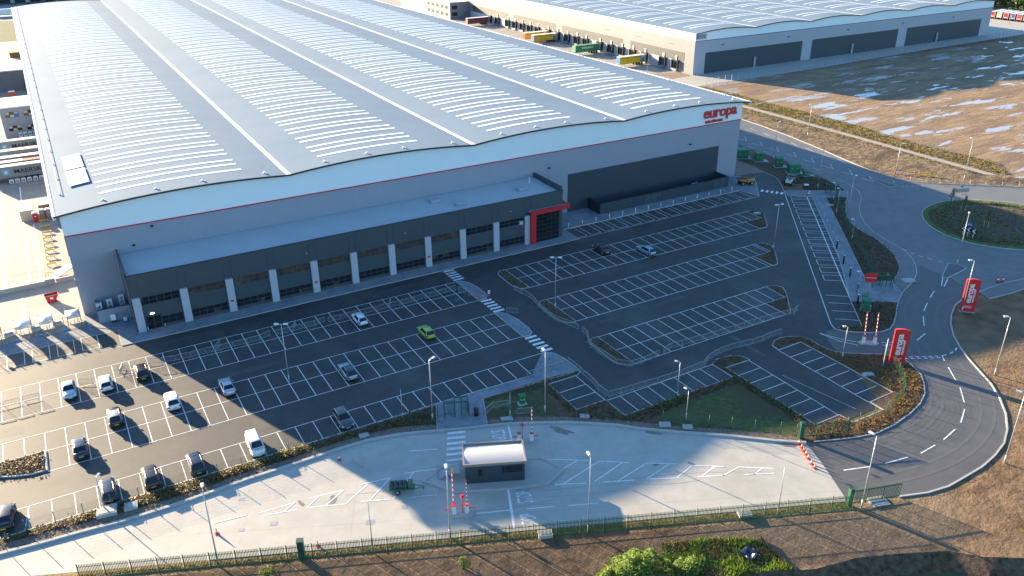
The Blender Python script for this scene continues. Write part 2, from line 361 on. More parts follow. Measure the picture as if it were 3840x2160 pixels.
OUT_R = [(151.9,75.4),(147.4,76.2),(142.4,76.3),(138.7,76.1),(135.0,76.0),(131.3,75.1),(127.5,73.2),(124.3,71.1),(121.0,68.3),(118.1,65.0),(116.2,62.3),(114.5,59.6),(112.4,56.2),(109.9,53.3),(106.9,50.5),(103.6,48.2),(100.2,46.5),(96.6,45.5),(93.1,44.9),(88.9,44.7),(86.0,44.6),(82.8,45.1),(79.1,46.4)]
FARK = [(193.4,236),(192.8,200),(191.5,181.4),(189.9,169.4),(186.6,152.6),(184.6,144.6),(183.0,136.0),(182.7,130.7),(182.9,126.6),(183.7,124.0),(184.9,122.0),(188.6,118.5),(192.7,115.2),(198.4,110.5),(203.3,106.7),(225,92)]
RR = [(172,236),(170.4,152),(168.5,140),(164.5,127),(154,115.5),(145.5,107.5),(143.3,98),(141,93),(138.3,89),(136.5,77.5),(138.7,76.1),(142.4,76.3),(151.9,75.4),(170,70),(225,50)]
struct('estate_road', MB().sheet(FARK+RR[::-1], .020), M['road'])
VOUT = [(94.7,81.8),(96.2,82.0),(97.7,81.6),(99.4,80.6),(99.9,79.3),(99.7,77.2),(99.8,75.7),(100.3,74.2),(101.4,73.2),(103.3,71.8),(106.2,69.9),(107.5,67.6),(107.3,66.2),(105.9,63.2),(104.2,61.4),(101.7,59.4),(98.9,58.1),(95.6,57.2),(91.3,56.5),(87.7,56.4),(84.7,57.1),(81.9,58.1),(79.0,59.3)]
acc = [(141,90)]+EDGE_IN[14:-1]+[(101,81.5)]+VOUT[3:]+[(77.8,59.6)]+YR[::-1]+[(73.4,49.2)]+OUT_R[::-1][:-3]+[(140.5,82)]
M['access'] = mat('access_road_asphalt', (.098,.094,.090), .60, var=.18, scale=.45, bump=.006, bscale=12, col2=(.10,.097,.093), mix_scale=.06)
struct('access_road', MB().sheet(acc, .028), M['access'])
cp = [(-60,141),(90,141),(150,149.5),(158.2,148.5),(157.6,143.2),(155,138.9),(151.5,132.5),(156,129),(132,99.5),(118.5,83.5),(110,76.5),(106.4,79.6),(104.5,79.9),(102.5,78.0),(100.4,74.0),(94,60.5),(80,60.5),(40,86),(-60,92.5)]
struct('car_park', MB().sheet(cp, .036), M['tarmac'])
# other large surfaces
struct('loading_yard', MB().sheet([(-140,144.9),(-1.0,144.6),(-1.0,700),(-140,700)], .030), M['concrete2'])
struct('rear_yard', MB().sheet([(150,152),(156,156),(172,200),(172,244),(213,238.2),(229,253),(229,720),(-0.5,720),(-0.5,470),(150,470)], .012), M['concrete2'])
struct('warehouse_apron', MB().sheet([(213,236.5),(229,236.8),(272,237.2),(322,240.5),(376,243),(450,245),(450,256),(229,256),(213,251.5)], .028), M['concrete'])
struct('trailer_park', MB().sheet([(413,256),(450,245),(640,255),(640,400),(430,420),(413,300)], .03), M['concrete'])
struct('field', MB().sheet([(208.5,237),(208.5,112),(225,100),(420,60),(520,120),(560,240),(430,238.5),(322,239),(272,236.2)], .010), M['mud'])
M['clods'] = mat('churned_soil', (.20,.14,.085), .95, var=.65, scale=.55, bump=.45, bscale=.8, col2=(.10,.07,.045), mix_scale=.14, mix_lo=.5, mix_hi=.62, stretch=(.8,1.3,1,R(-35)), spec=.2)
struct('verge_soil', MB().sheet([(193.7,236),(193.1,200),(191.8,181.4),(190.2,169.4),(186.9,152.6),(184.9,144.6),(183.3,136),(183.0,130.7),(183.2,126.6),(184.0,124.2),(185.2,122.2),(188.9,118.7),(193,115.4),(198.7,110.7),(203.6,106.9),(225,93),(225,101),(208.4,112),(208.4,236)], .016), M['clods'])
struct('footpath', MB().sheet([(203.6,236),(204.6,166),(204.6,117.5),(206.9,115.5),(206.8,150),(206.3,236)], .030), M['path'])
# raised areas
PAV_GAP = [(39.5,92.5),(37.1,87.0),(43.5,84.7),(46.0,90.6),(52.6,90.6),(58.7,90.5),(62.3,90.0),(62.3,91.6),(62.2,94.4),(61.7,96.3),(60.9,97.2),(60.0,97.3),(55.3,92.5)]
pv = MB()
pv.prism([(2.7,134.2),(91.8,134.4),(92.1,140.5),(89.8,140.5),(89.8,138),(2.7,138)], 0, .12)
pv.prism([(89.82,140.52),(142.4,140.3),(143.6,134.9),(144.3,135.6),(150.1,142.5),(146,142.4),(145.5,144.5),(150.3,145.5),(150.3,149.2),(89.82,149.2)], 0, .12)
pv.prism([(2.69,134.2),(2.69,138.02),(5.6,138.02),(5.6,149.2),(-1.7,149.2),(-1.9,144.6),(2.6,140.4)], 0, .12)
pv.sheet([(-60,140.5),(2.55,140.3),(-1.95,144.5),(-60,144.9)], .055)
pv.prism(PAV_GAP, 0, .12)
for y0, y1 in ((119.2,128.4),(103.5,113.4)):
    pv.prism([(60.3,y0),(61.6,y0),(62.3,y0+.6),(62.6,y0+2),(62.6,y1-4.2),(62.0,y1-1.4),(61.2,y1-.2),(60.3,y1)], 0, .12)
pv.prism([(151.6,134.8),(158.2,130.9),(164.7,126.8),(163.8,126.0),(160.6,123.4),(156.1,125.8),(147.7,115.7),(140.4,106.8),(125.8,89.3),(130.3,87.2),(127.8,83.0),(124.9,81.6),(123.5,80.8),(116.8,85.3),(131.2,100.5),(154.0,128.0),(151.2,129.8),(149.6,131.9)], 0, .12)
struct('pavement', pv, M['paving'])
struct('footway', MB().prism([(164.7,126.8),(165.4,129.0),(166.6,133.4),(169.2,133.4),(169.1,131.2),(168.3,128.5),(166.4,125.0),(163.4,121.7),(160.7,119.6),(157.8,117.7),(154.1,114.3),(150.5,110.2),(148.0,106.2),(146.3,101.8),(145.1,97.7),(144.3,94.9),(142.3,92.0),(139.9,89.4),(137.2,87.2),(134.0,85.4),(131.6,84.5),(128.02,83.02),(130.4,87.1),(133.1,88.4),(136.3,90.3),(138.5,92.3),(141.1,95.4),(143.3,99.1),(145.0,103.3),(146.1,108.1),(148.1,111.7),(152.1,116.5),(156.9,120.8),(161.1,123.7),(163.8,125.98)], 0, .10), M['road'])
struct('verge_footway', MB().prism([(151.9,75.4),(147.4,76.2),(142.4,76.3),(139.5,76.2),(138.6,73.6),(143.5,73.0),(151,72.8),(170,67),(170,70)], 0, .10), M['road'])
bd = MB()
VERGE = [(46.05,90.55),(52.6,90.55),(58.7,90.45),(62.3,89.95),(61.3,89.1),(56.2,89.1),(56.1,81.4),(61,81.4),(61.1,76.8),(81.1,76.8),(80.9,81.2),(82.5,82),(85,81.8),(86.6,80.8),(86.9,79.3),(82.1,79.4),(82.1,61.9),(86.8,61.9),(87,59.7),(93.1,59.6),(93.1,61.9),(98.1,62),(98,79.3),(93,79.2),(93.2,80.8)]+VOUT+[(77.8,60),(74.5,62.5),(69.5,66.8),(64.6,70.5),(61.0,73.5),(58.7,75.8),(53.2,79.8),(50.3,81.4),(46.2,83.5),(43.6,84.8)]
bd.prism(VERGE, 0, .10)
HEDGE = [(-40,92.8),(-12.9,92.75),(39.4,92.6),(37.0,87.0),(35.1,87.8),(31.7,89.0),(27.9,89.8),(24.0,89.9),(20.2,89.8),(16.9,89.7),(12.2,89.7),(7.8,89.4),(4.0,89.2),(-0.7,89.2),(-3.0,89.3),(-6.6,89.7),(-10.9,90.0),(-13.0,90.2),(-40,91.9)]
bd.prism(HEDGE, 0, .10)
ISL = {}
ISL['a'] = [(133.4,128.5),(134.8,128.5),(135.9,128.0),(136.5,127.0),(136.3,126.0),(133.9,123.1),(131.4,120.0),(130.2,119.1),(128.6,119.2),(128.4,123.8),(133.3,123.8)]
ISL['b'] = [(121.2,113.3),(122.7,113.0),(123.4,112.3),(123.5,110.8),(121.9,108.4),(118.6,104.5),(117.8,103.7),(116.5,103.5),(116.4,108.7),(121.3,108.9)]
ISL['c'] = [(108.3,97.3),(109.9,97.0),(110.5,96.4),(110.7,95.4),(109.8,93.9),(107.3,90.9),(104.9,88.1),(104.0,87.3),(103.2,87.5),(103.2,92.3),(108.1,92.4)]
for k, (y0, y1) in zip('def', ((119.3,128.5),(103.7,113.4),(87.5,97.4))):
    ISL[k] = [(70.8,y0),(70.8,y1),(69.8,y1),(69.0,y1-.5),(68.5,y1-1.6),(68.4,y0+2.4),(68.7,y0+1.2),(69.3,y0+.3),(70.0,y0)]
ISL['g'] = [(-40,108.7),(-9.7,108.7),(-9.7,104.1),(-11.4,104.1),(-13.3,104.7),(-14.9,105.5),(-40,108.0)]
for k in ISL: bd.prism(ISL[k], 0, .10)
BEDN = [(160.2,160.5),(159.9,152.8),(158.9,147.5),(158.2,144.6),(157.4,142.6),(156.6,140.9),(155.3,139.3),(159.5,136.2),(156.3,132.7),(160.9,129.3),(164.3,127.2),(165.3,129.3),(165.9,131.1),(166.7,133.6),(167.1,135.2),(166.8,138.6),(167.6,141.9),(168.6,145.3),(169.2,149.1),(169.6,152.4),(170.5,160.5)]
bd.prism(BEDN, 0, .10)
BEDE = [(156.0,125.9),(160.6,123.4),(161.1,123.65),(156.9,120.8),(152.1,116.5),(148.1,111.7),(146.1,108.1),(145.0,103.3),(143.3,99.1),(141.1,95.4),(138.5,92.3),(136.3,90.3),(133.1,88.4),(130.35,87.25),(125.9,89.2),(132.7,97.1),(140.4,106.8),(147.7,115.7)]
bd.prism(BEDE, 0, .10)
BED2 = [(116.9,85.2),(123.4,80.85),(121.8,79.8),(119.0,77.8),(116.1,76.0),(114.0,75.1),(112.2,75.2),(110.3,75.8),(108.3,77.2),(107.2,78.5),(107.4,79.7),(110.9,78.0)]
bd.prism(BED2, 0, .10)
struct('planted_margin', MB().prism([(-12,83.3),(29.2,66.1),(44,59.9),(64,51.2),(72.8,47.5),(73.0,48.9),(64.1,52.6),(44.1,61.0),(32.6,65.8),(29,67.2),(-12,84.5)], 0, .08), M['goldgravel'])
struct('planting_bed_soil', bd, M['soil'])
# gravel margins
gv = MB()
GT = [(77.8,61.1),(75.4,63.3),(70.6,67.5),(65.5,71.2),(62.5,73.8),(60.8,75.5),(58.9,77.1),(55.6,79.4),(52.6,81.4),(49.1,83.5),(44.0,85.5)]
gv.sheet(GT+[(43.6,84.75)]+[(46.2,83.5),(50.3,81.4),(53.2,79.8),(58.7,75.8),(61.0,73.5),(64.6,70.5),(69.5,66.8),(74.5,62.5),(77.8,60)], .112)
GL = [(37.4,88.2),(34.1,89.6),(32.3,90.3),(28.4,90.8),(24.5,91.0),(20.7,90.9),(16.9,90.7),(13.4,90.8),(9.9,90.7),(7.8,90.3),(4.3,90.2),(-0.4,90.4),(-3.5,90.5),(-8.0,91.0),(-12.3,91.4),(-15.1,91.7),(-40,92.6)]
gv.sheet(GL+[(-40,91.9),(-13.0,90.2),(-10.9,90.0),(-6.6,89.7),(-3.0,89.3),(-0.7,89.2),(4.0,89.2),(7.8,89.4),(12.2,89.7),(16.9,89.7),(20.2,89.8),(24.0,89.9),(27.9,89.8),(31.7,89.0),(35.1,87.8),(37.0,87.0)], .112)
tag(struct('gravel_margin', gv, M['gravel']))
# lawn areas
lw = MB()
LAWN = [(76.8,62.3),(75.6,63.5),(70.9,67.6),(65.8,71.3),(63.5,73.2),(66.0,74.6),(71.5,74.7),(76.5,74.9),(80.2,75.2),(80.6,71.5),(80.4,66),(79.5,62.3)]
lw.sheet(LAWN, .113); lw.sheet([(46.2,89.8),(44.4,85.9),(49.4,83.9),(53,81.6),(54.5,84),(54.4,88.6),(51,89.6)], .113)
struct('lawn', lw, M['grass'])
# roundabout and splitter islands
RC = (182.0, 88.3); RRx = 23.0
rb = [(191.0,99.2),(189.1,102.5),(186.2,105.5),(183.5,107.7),(180.6,109.2),(177.5,110.1),(173.9,110.1),(170.3,109.5),(167.3,108.3),(164.5,106.2),(162.4,104.0),(160.6,101.2),(159.5,98.5),(158.9,95.6),(159.1,92.9),(159.8,90.3),(161.2,87.8),(162.7,85.8),(165.3,83.5),(169,81.8),(174,81.2),(180,82.0),(186,85),(190,90),(191.5,95)]
rbs = smooth_pts(rb, 1, True)
rc = (sum(p[0] for p in rb)/len(rb), sum(p[1] for p in rb)/len(rb))
mb = MB(); ring = [1.0,.9,.7,.45,.2]; hz = [.12,.2,.55,.85,1.0]; n = len(rbs); vs = []; fs = []
for s_, h in zip(ring, hz): vs += [(rc[0]+(x-rc[0])*s_, rc[1]+(y-rc[1])*s_, h) for x, y in rbs]
for k in range(len(ring)-1):
    for i in range(n): fs.append((k*n+i, k*n+(i+1)%n, (k+1)*n+(i+1)%n, (k+1)*n+i))
fs.append(tuple(range((len(ring)-1)*n, len(ring)*n))); mb.add(ccw(vs) if False else vs, fs if sum(rbs[i][0]*rbs[(i+1)%n][1]-rbs[(i+1)%n][0]*rbs[i][1] for i in range(n)) > 0 else [f[::-1] for f in fs])
M['ring'] = mat('roundabout_turf', (.085,.150,.035), .9, var=.3, scale=1.2, spec=.2)
mats2 = [M['ring'], M['soil']]
mb.m = [0 if k < n*1 else 1 for k in range(len(mb.f))]
struct('roundabout_island', mb, mats2)
SPL = [[(146.2,87.0),(147.3,85.8),(147.3,83.9),(144.7,83.4),(139.9,82.8),(139.7,83.7)], [(176.7,130.3),(177.8,128.2),(178.2,122.9),(175.2,123.1)]]
sp = MB()
for p in SPL: sp.prism(p, 0, .12)
struct('traffic_island', sp, M['access'])
# kerbs
kb = MB()
kb.kerb(YT, .42, 0, .26); kb.kerb(YF[1:], .16, 0, .14)
kb.kerb([(2.7,134.15),(6,134.1),(91.8,134.35),(92.1,140.45)], .16, 0, .14); kb.kerb([(92.1,140.45),(142.4,140.25),(143.6,134.75),(150.2,142.5),(152.9,146.1)], .16, 0, .14)
kb.kerb([(2.75,140.25),(2.7,134.15)], .14, 0, .14)
kb.kerb(EDGE_IN, .18, 0, .14); kb.kerb(FARK, .22, 0, .14); kb.kerb(OUT_R, .22, 0, .14)
kb.kerb([(79.0,59.3)]+VOUT[::-1][1:]+[(93.2,80.8),(93,79.2),(98,79.3),(98.1,62),(93.1,61.9),(93.1,59.6),(87,59.7),(86.8,61.9),(82.1,61.9),(82.1,79.4),(86.9,79.3),(86.6,80.8),(85,81.8),(82.5,82),(80.9,81.2),(81.1,76.8),(61.1,76.8),(61,81.4),(56.1,81.4),(56.2,89.1),(61.3,89.1),(62.4,89.8),(62.4,91.6),(62.3,94.4),(61.8,96.4),(60.9,97.3),(60,97.4)], .15, 0, .135)
kb.kerb([(55.3,92.45),(39.4,92.55),(-12.9,92.8),(-40,92.85)], .12, 0, .12); kb.kerb([(37.05,87.0),(39.45,92.5)], .12, 0, .14); kb.kerb([(43.55,84.75),(46.02,90.6),(62.3,90.0)], .12, 0, .14)
for k in 'abcdef': kb.kerb(ISL[k], .15, 0, .135, closed=True)
kb.kerb(ISL['g'], .2, 0, .2, closed=True)
for y0, y1 in ((119.2,128.4),(103.5,113.4)):
    kb.kerb([(60.3,y0),(61.6,y0),(62.3,y0+.6),(62.6,y0+2),(62.6,y1-4.2),(62.0,y1-1.4),(61.2,y1-.2),(60.3,y1)], .15, 0, .14, closed=True)
for p in SPL: kb.kerb(p, .18, 0, .15, closed=True)
kb.kerb(rbs, .2, 0, .15, closed=True)
kb.kerb([(158.2,148.4),(158.0,145.4),(157.4,142.9),(156.6,141.2),(154.9,138.9),(150.3,133.1)], .15, 0, .14)
kb.kerb([(151.2,129.8),(154.0,128.0),(131.2,100.5),(116.8,85.3),(110.8,77.9)], .14, 0, .14)
kb.kerb([(156.1,125.8),(147.7,115.7),(140.4,106.8),(125.8,89.3),(130.3,87.2),(133.1,88.4),(136.3,90.3),(138.5,92.3),(141.1,95.4),(143.3,99.1),(145.0,103.3),(146.1,108.1),(148.1,111.7),(152.1,116.5),(156.9,120.8),(161.1,123.7),(163.8,126.0),(165.4,129.0),(166.6,133.6),(167.1,135.2)], .12, 0, .14)
kb.kerb([(151.9,72.7),(143.5,73.0),(138.6,73.6)], .15, 0, .13)
struct('kerb', kb, M['kerb'])
struct('brick_hardstanding', MB().sheet([(159.9,160.5),(159.8,152.8),(158.7,147.6),(153.5,148.9),(150.4,149.25),(150.4,160.5)], .05), M['redpave'])
struct('brick_hardstanding', MB().sheet([(213.7,252.6),(224.6,252.8),(224.6,260.8),(213.9,264.4)], .05), M['redpave'])

# ------------------------------------------------------------------ painted markings
pk = MB(); Z = .046; W = .11
def xs(k0, k1): return [.45+2.5*k for k in range(k0, k1+1)]
def bays(x0, x1, rows, cols, wd=W):
    for y in rows: pk.line((x0,y),(x1,y),wd,Z)
    for x in cols:
        if x0-.2 <= x <= x1+.2: pk.line((x,rows[0]),(x,rows[-1]),wd,Z)
bays(-45, 60.2, (128.4,123.85,119.3), xs(-18,23)); bays(-9.6, 60.3, (113.4,108.75,103.75), xs(-4,23))
bays(-45, -9.7, (113.4,108.85), xs(-18,-5))
for y in (97.5,): pk.line((-45,y),(60.2,y),W,Z)
pk.line((-45,92.95),(44,92.9),W,Z); pk.line((44,92.9),(55.2,92.6),W,Z)
for x in xs(-18,22):
    if abs(x+14.55) > .1: pk.line((x,97.5),(x,92.9),W,Z)
pk.line((-11.95,97.5),(-12.5,93.0),W,Z); pk.line((-14.4,97.5),(-14.6,93.0),W,Z)
for (xa,xb,xc,rows) in ((70.8,133.3,128.4,(128.5,123.9,119.25)),(70.8,121.2,116.4,(113.4,108.75,103.8)),(70.8,108.2,103.3,(97.35,92.35,87.5))):
    pk.line((xa,rows[0]),(xb,rows[0]),W,Z); pk.line((xa,rows[1]),(xb,rows[1]),W,Z); pk.line((xa,rows[2]),(xc,rows[2]),W,Z)
    for k in range(29,54):
        x = .62+2.5*k
        if x < xb-.3: pk.line((x,rows[0]),(x,rows[1]),W,Z)
        if x < xc-.3: pk.line((x,rows[1]),(x,rows[2]),W,Z)
for y in (86.35,83.85): pk.line((56.3,y),(60.9,y),W,Z)
pk.line((61,89),(61,81.3),W,Z); pk.line((61,81.2),(81,81.2),W,Z)
for i in range(8): pk.line((63.45+2.5*i,81.2),(63.5+2.5*i,76.9),W,Z)
for y in (76.75,74.25,71.8,69.35,66.85,64.4): pk.line((82.2,y),(86.65,y),W,Z); pk.line((92.95,y),(97.6,y),W,Z)
pk.line((86.7,79.3),(86.7,62),W,Z); pk.line((92.95,79.2),(92.95,62),W,Z); pk.line((98,62),(93.1,61.95),W,Z)
# wide bays by the offices
for i in range(14):
    x = 91.95+3.64*i
    if i: pk.line((x,140.2),(x,135.1),W,Z)
    pk.line((x+2.45,140.2),(x+2.45,135.1),W,Z); pk.line((x,135.1),(x+2.45,135.1),W,Z)
pk.line((92.1,140.35),(142.2,140.2),W,Z); pk.line((91.8,134.5),(143.2,134.6),W,Z)
for i in range(9):
    x = -31.6+3.58*i; y1 = 140.3
    pk.line((x,y1),(x,135.5),W,Z); pk.line((x+2.45,y1),(x+2.45,135.5),W,Z); pk.line((x,135.5),(x+2.45,135.5),W,Z)
pk.line((-45,140.35),(2.7,140.2),W,Z); pk.line((-45,133.95),(2.7,134.0),W,Z)
# angled bays beside the right-hand pavement
ux, uy = -.632, -.775
pk.line((150.2,133.0),(107.0,81.1),.13,Z); pk.line((154.0,128.0),(117.9,84.7),W,Z); pk.line((153.0,128.75),(117.0,85.4),.2,Z)
for i in range(13):
    lx, ly = 148.6-2.27*i, 129.4-2.80*i; l2 = (lx-1.5, ly-1.9)
    d = (4.72, -3.55)
    pk.line((lx,ly),(lx+d[0]*.98,ly+d[1]*.98),W,Z); pk.line(l2,(l2[0]+d[0],l2[1]+d[1]),W,Z); pk.line((lx,ly),l2,W,Z)
pk.line((150.3,131.3),(149.2,130.1),W,Z); pk.line((149.2,130.1),(154.2,126.4),W,Z)
for i in range(5):
    a = (118.6-1.95*i-.2, 92.2-2.42*i-1.4); pk.line((a[0]-3.4,a[1]-1.4),(a[0]+1.0,a[1]-5.0),W,Z)
# zebra crossings
def zebra(x0, x1, y0, y1, n):
    st = (y1-y0)/(n-.5)
    for i in range(n): pk.add([(x0,y0+i*st,Z),(x1,y0+i*st,Z),(x1,y0+i*st+st*.5,Z),(x0,y0+i*st+st*.5,Z)], [(0,1,2,3)])
zebra(60.1,62.3,129.0,133.9,5); zebra(60.4,62.5,113.7,118.9,5); zebra(60.3,62.4,97.7,103.2,5)
for i in range(5):
    t = (i+.28)/4.75; a = (146.9+3.1*t, 137.6-4.6*t); pk.line((a[0]-.55,a[1]-.45),(a[0]+.75,a[1]+.6),.62,Z)
pk.line((87.9,73.5),(90.0,61.8),.06,Z)
ps = MB(); Z2 = .054
# markings on the concrete yard
for i in range(7):
    t = i/6.0; a = (40.0+(36.4-40.0)*t, 85.3+(79.0-85.3)*t) ; a = (37.9-3.3*t*1.0, 85.5-6.3*t)
    ps.line(a, (a[0]+2.3,a[1]-.85), .52, Z2)
ps.line((45.9,83.0),(44.6,79.7),.28,Z2); ps.line((39.3,71.3),(36.5,64.9),.30,Z2)
for a,b in (((33.9,69.3),(37.6,67.8)),((39.4,67.0),(42.5,65.7)),((44.0,65.0),(47.3,63.6)),((46.5,73.8),(47.2,73.5)),((47.2,73.5),(51.0,71.0)),((52.2,70.1),(55.2,68.0)),((57.1,66.8),(60.3,64.7)),((61.9,63.4),(65.1,61.3)),((66.7,60.3),(70.2,57.9)),((44.7,69.1),(48.2,67.4)),((50.1,66.5),(53.6,64.9)),((55.4,64.1),(58.9,62.3)),((60.8,61.4),(63.9,60.0)),((66.2,58.8),(69.6,57.1)),((49.7,71.7),(47.0,71.2)),((45.6,68.7),(52.2,70.2)),((49.2,67.1),(54.5,68.5)),((51.9,65.8),(57.0,66.8)),((55.1,64.3),(59.4,65.2)),((58.5,62.6),(61.8,63.5)),((61.1,61.2),(64.2,61.9)),((63.7,60.0),(66.7,60.3)),((67.2,58.2),(69.0,58.6)),
  ((23.8,81.2),(27.6,80.6)),((27.6,80.6),(23.7,77.7)),((22.8,78.2),(26.0,76.8)),((17.7,81.9),(21.8,81.3)),((16.9,80.4),(21.1,78.7)),((11.6,82.3),(15.9,82.0)),((12,81.6),(15.8,80.6)),((24.7,80.8),(21.1,78.7)),((21.8,81.3),(18.9,79.6)),((18.7,81.6),(16.9,80.4)),((15.9,82.0),(14.2,81.0)),((6.6,83.2),(10.3,82.7)),((31.8,84.5),(35.3,83.0)),((29.5,80.5),(31,80.1)),((31,80.1),(33.3,79.3)),((30.7,80.2),(28.6,78.5)),((27.4,77.5),(26.4,76.7)),((28.2,75.9),(31.2,74.7))):
    ps.line(a, b, .16, Z2)
pr_ = MB(); Z3 = .04
for a,b in (((145.1,96.3),(144.9,95.4)),((144.7,94.3),(144.9,93.5)),((144.9,92.6),(145.0,91.7)),((145.3,90.8),(145.4,89.9)),((145.8,88.9),(146.0,88.1)),((130.1,79.2),(133.2,80.6)),((124.6,76.4),(127.8,78.1)),((122.8,75.2),(119.9,72.9)),((117.8,71.1),(114.6,70.3)),((113.7,65.2),(112.5,63.9)),((111.3,62.4),(108.8,59.4)),((107.6,57.9),(104.6,55.2)),((103.1,54.1),(99.6,52.3)),((97.5,51.7),(94.1,51.0)),((92.1,50.8),(88.9,50.6)),((86.8,50.9),(83.1,51.5)),((81.1,52.0),(77.5,53.2)),((139.7,83.5),(136.2,81.3)),((139.9,82.6),(136.4,80.9))):
    pr_.line(a, b, .17, Z3)
for i in range(6):
    t0, t1 = i/6, (i+.6)/6
    for off in (0,-.45): pr_.line((107.9+5.5*t0+off*.3,67.9-2.8*t0+off),(107.9+5.5*t1+off*.3,67.9-2.8*t1+off),.2,Z3)
GWp = [(113.6,65.1),(115.3,64.9),(116.9,65.1),(118.6,65.9)]
for i in range(3): pr_.line(GWp[i],(GWp[i][0]*.45+GWp[i+1][0]*.55,GWp[i][1]*.45+GWp[i+1][1]*.55),.2,Z3)
for a,b in (((102.9,79.9),(104.4,76.7)),((104.4,76.7),(105.7,74.9)),((102.9,79.9),(103.7,76.2)),((103.7,76.2),(105.1,74.0)),((108.9,72.7),(110.8,71.6)),((108.4,72.0),(110.4,71.0))): pr_.line(a,b,.12,.045)
# estate road centre markings
for i in range(9):
    y = 182-6.3*i; x = 177.2+.02*i
    pr_.line((x-2.0,y),(x-1.6,y-3.4),.14,Z3); pr_.line((x+1.0,y),(x-1.6,y-3.4),.12,Z3)
for i in range(7):
    y = 180-6.0*i; pr_.line((171.9,y),(171.7,y-2.4),.14,Z3); pr_.line((186.5-.55*i,y+2),(185.8-.55*i,y-1.6),.14,Z3)
for i in range(5): pr_.line((178.4+1.1*i,122.3-.55*i),(179.1+1.1*i,121.95-.55*i),.2,Z3)
pk.add(ps.v, ps.f); pk.add(pr_.v, pr_.f)
# loading yard bay lines
for x in (-13.6,-9.4,-7.5): pk.line((x,235 if x < -9 else 204),(x,168.8),.28,.040)
for i in range(9): pk.line((-14.5,194-3.0*i),(-2.5,193.6-3.0*i),.10,.040)
pk.line((-10.8,162.6),(-10.9,147),.28,.040); pk.line((-6.7,156),(-6.9,147),.28,.040)
for i in range(12): pk.line((211,262+9*i),(224,262+9*i),.14,.030)
mk = struct('road_marking', pk, M['paint'])
def STOP(c, xd, size, xsq):
    xd = Vector((xd[0],xd[1],0)).normalized(); yd = Vector((-xd.y,xd.x,0))
    o = text_mesh('STOP', size, 'road_marking', M['paint'], None, frame3((c[0],c[1],Z2), xd, yd), bold=.015, xs=xsq)
    tag(o, kind='structure')
STOP((40.35,68.95), (.35,.936), 2.7, .34); STOP((38.75,65.2), (.35,.936), 2.7, .34); STOP((43.6,81.75), (-.35,-.936), 2.7, .34)
# damp stains and drain covers set in the surfaces
st = MB()
def blob(c, rx, ry, a=0, n=14, z=.050, seed=0):
    rnd = random.Random(seed); pts = []
    for i in range(n):
        t = 2*math.pi*i/n; k = rnd.uniform(.65,1.2); x, y = rx*k*math.cos(t), ry*k*math.sin(t)
        pts.append((c[0]+x*math.cos(a)-y*math.sin(a), c[1]+x*math.sin(a)+y*math.cos(a)))
    st.sheet(smooth_pts(pts,1,True), z)
blob((51.5,78.3),1.9,.7,R(-58),seed=1); blob((61.9,71.6),1.2,.4,R(-45),seed=2); blob((75.5,60.6),1.4,.5,R(-40),seed=3); blob((62.0,63.8),.25,.9,R(20),seed=4); blob((20.0,80.1),.5,.9,R(-20),seed=5); blob((58,66),.5,.3,seed=6); blob((16.5,81.5),.3,.9,R(10),seed=7)
struct('damp_stain', st, M['wetc'])
cv = MB()
for (x,y,a,b) in ((27.0,74.6,.5,.4),(22.5,74.2,.6,.5),(12.7,79.6,.5,.4),(30.0,76.1,.4,.3),(58.7,63.6,.9,.5),(10.5,85.9,.5,.3),(28.7,79.9,.5,.5),(9.2,80.4,.4,.3),(40.3,70.4,.4,.3),(41.3,70.0,.4,.3),(31.6,74.9,.4,.3)):
    cv.obox((x,y),(.92,-.39),a*1.6,b*1.6,.05,.056)
struct('drain_cover', cv, M['steeld'])
# ------------------------------------------------------------------ wear on the surfaces: tyre polish, patches, spills
M['polish'] = mat('tyre_polished_asphalt', (.112,.107,.102), .6, var=.12, scale=.8)
M['scuff'] = mat('tyre_scuff', (.30,.27,.24), .6, var=.15, scale=1.0)
M['patch'] = mat('older_tarmac', (.070,.067,.064), .7, var=.25, scale=.7)
M['spill'] = mat('dusty_spill', (.105,.103,.10), .8, var=.3, scale=.9, col2=(.06,.058,.056), mix_scale=.5)
tk = MB(); mid = [(134,79.5),(128.5,78.8),(123.5,76.3),(119,72.5),(115.5,68.5),(112.8,64.5),(109.9,60.5),(106.5,56.8),(102.8,53.9),(98,51.9),(92.5,50.9),(87,51.1),(81.5,52.2),(77,53.6)]
mid = smooth_pts(mid, 1)
for k, off in enumerate((-4.2,-2.6,2.2,3.9)):
    L, Rr = ribbon(mid, abs(off), False); tk.pline(L if off > 0 else Rr, .42, .0335+.0009*k)
struct('tyre_polish', tk, M['polish'])
sc = MB(); rnd = random.Random(21)
for k in range(12):
    a = (rnd.uniform(20,66),0); y0 = 91-.55*a[0]+rnd.uniform(-3,5); pts = [(a[0]+3*j, y0-1.25*j+.06*j*j*rnd.uniform(-1,1)) for j in range(rnd.randint(3,7))]
    pts = [p for p in pts if p[1] > 79-.42*(p[0]-5)+1 and p[1] < 90-.42*max(0,p[0]-30)-1 and p[0] < 70]
    if len(pts) > 2: sc.pline(smooth_pts(pts,1), rnd.uniform(.05,.10), .0462+.0006*k)
struct('tyre_scuff', sc, M['scuff'])
pa = MB(); pa.sheet([(14,115.2),(24,115.6),(24,116.6),(14,116.3)], .0388); pa.sheet([(-30,114.5),(-12,115),(-12,117.4),(-30,117)], .0391); pa.sheet([(74,101),(93,101.5),(93,102.3),(74,101.9)], .0389)
for (x,y,w_,h_) in ((96,131.5,9,.8),(40,131,13,.9),(8,131.2,8,.7),(112,110,.9,14),(130,120,1,12)): pa.sheet([(x,y),(x+w_,y+.2),(x+w_,y+h_),(x,y+h_-.1)], .0390)
struct('tarmac_patch', pa, M['patch'])
spm = MB()
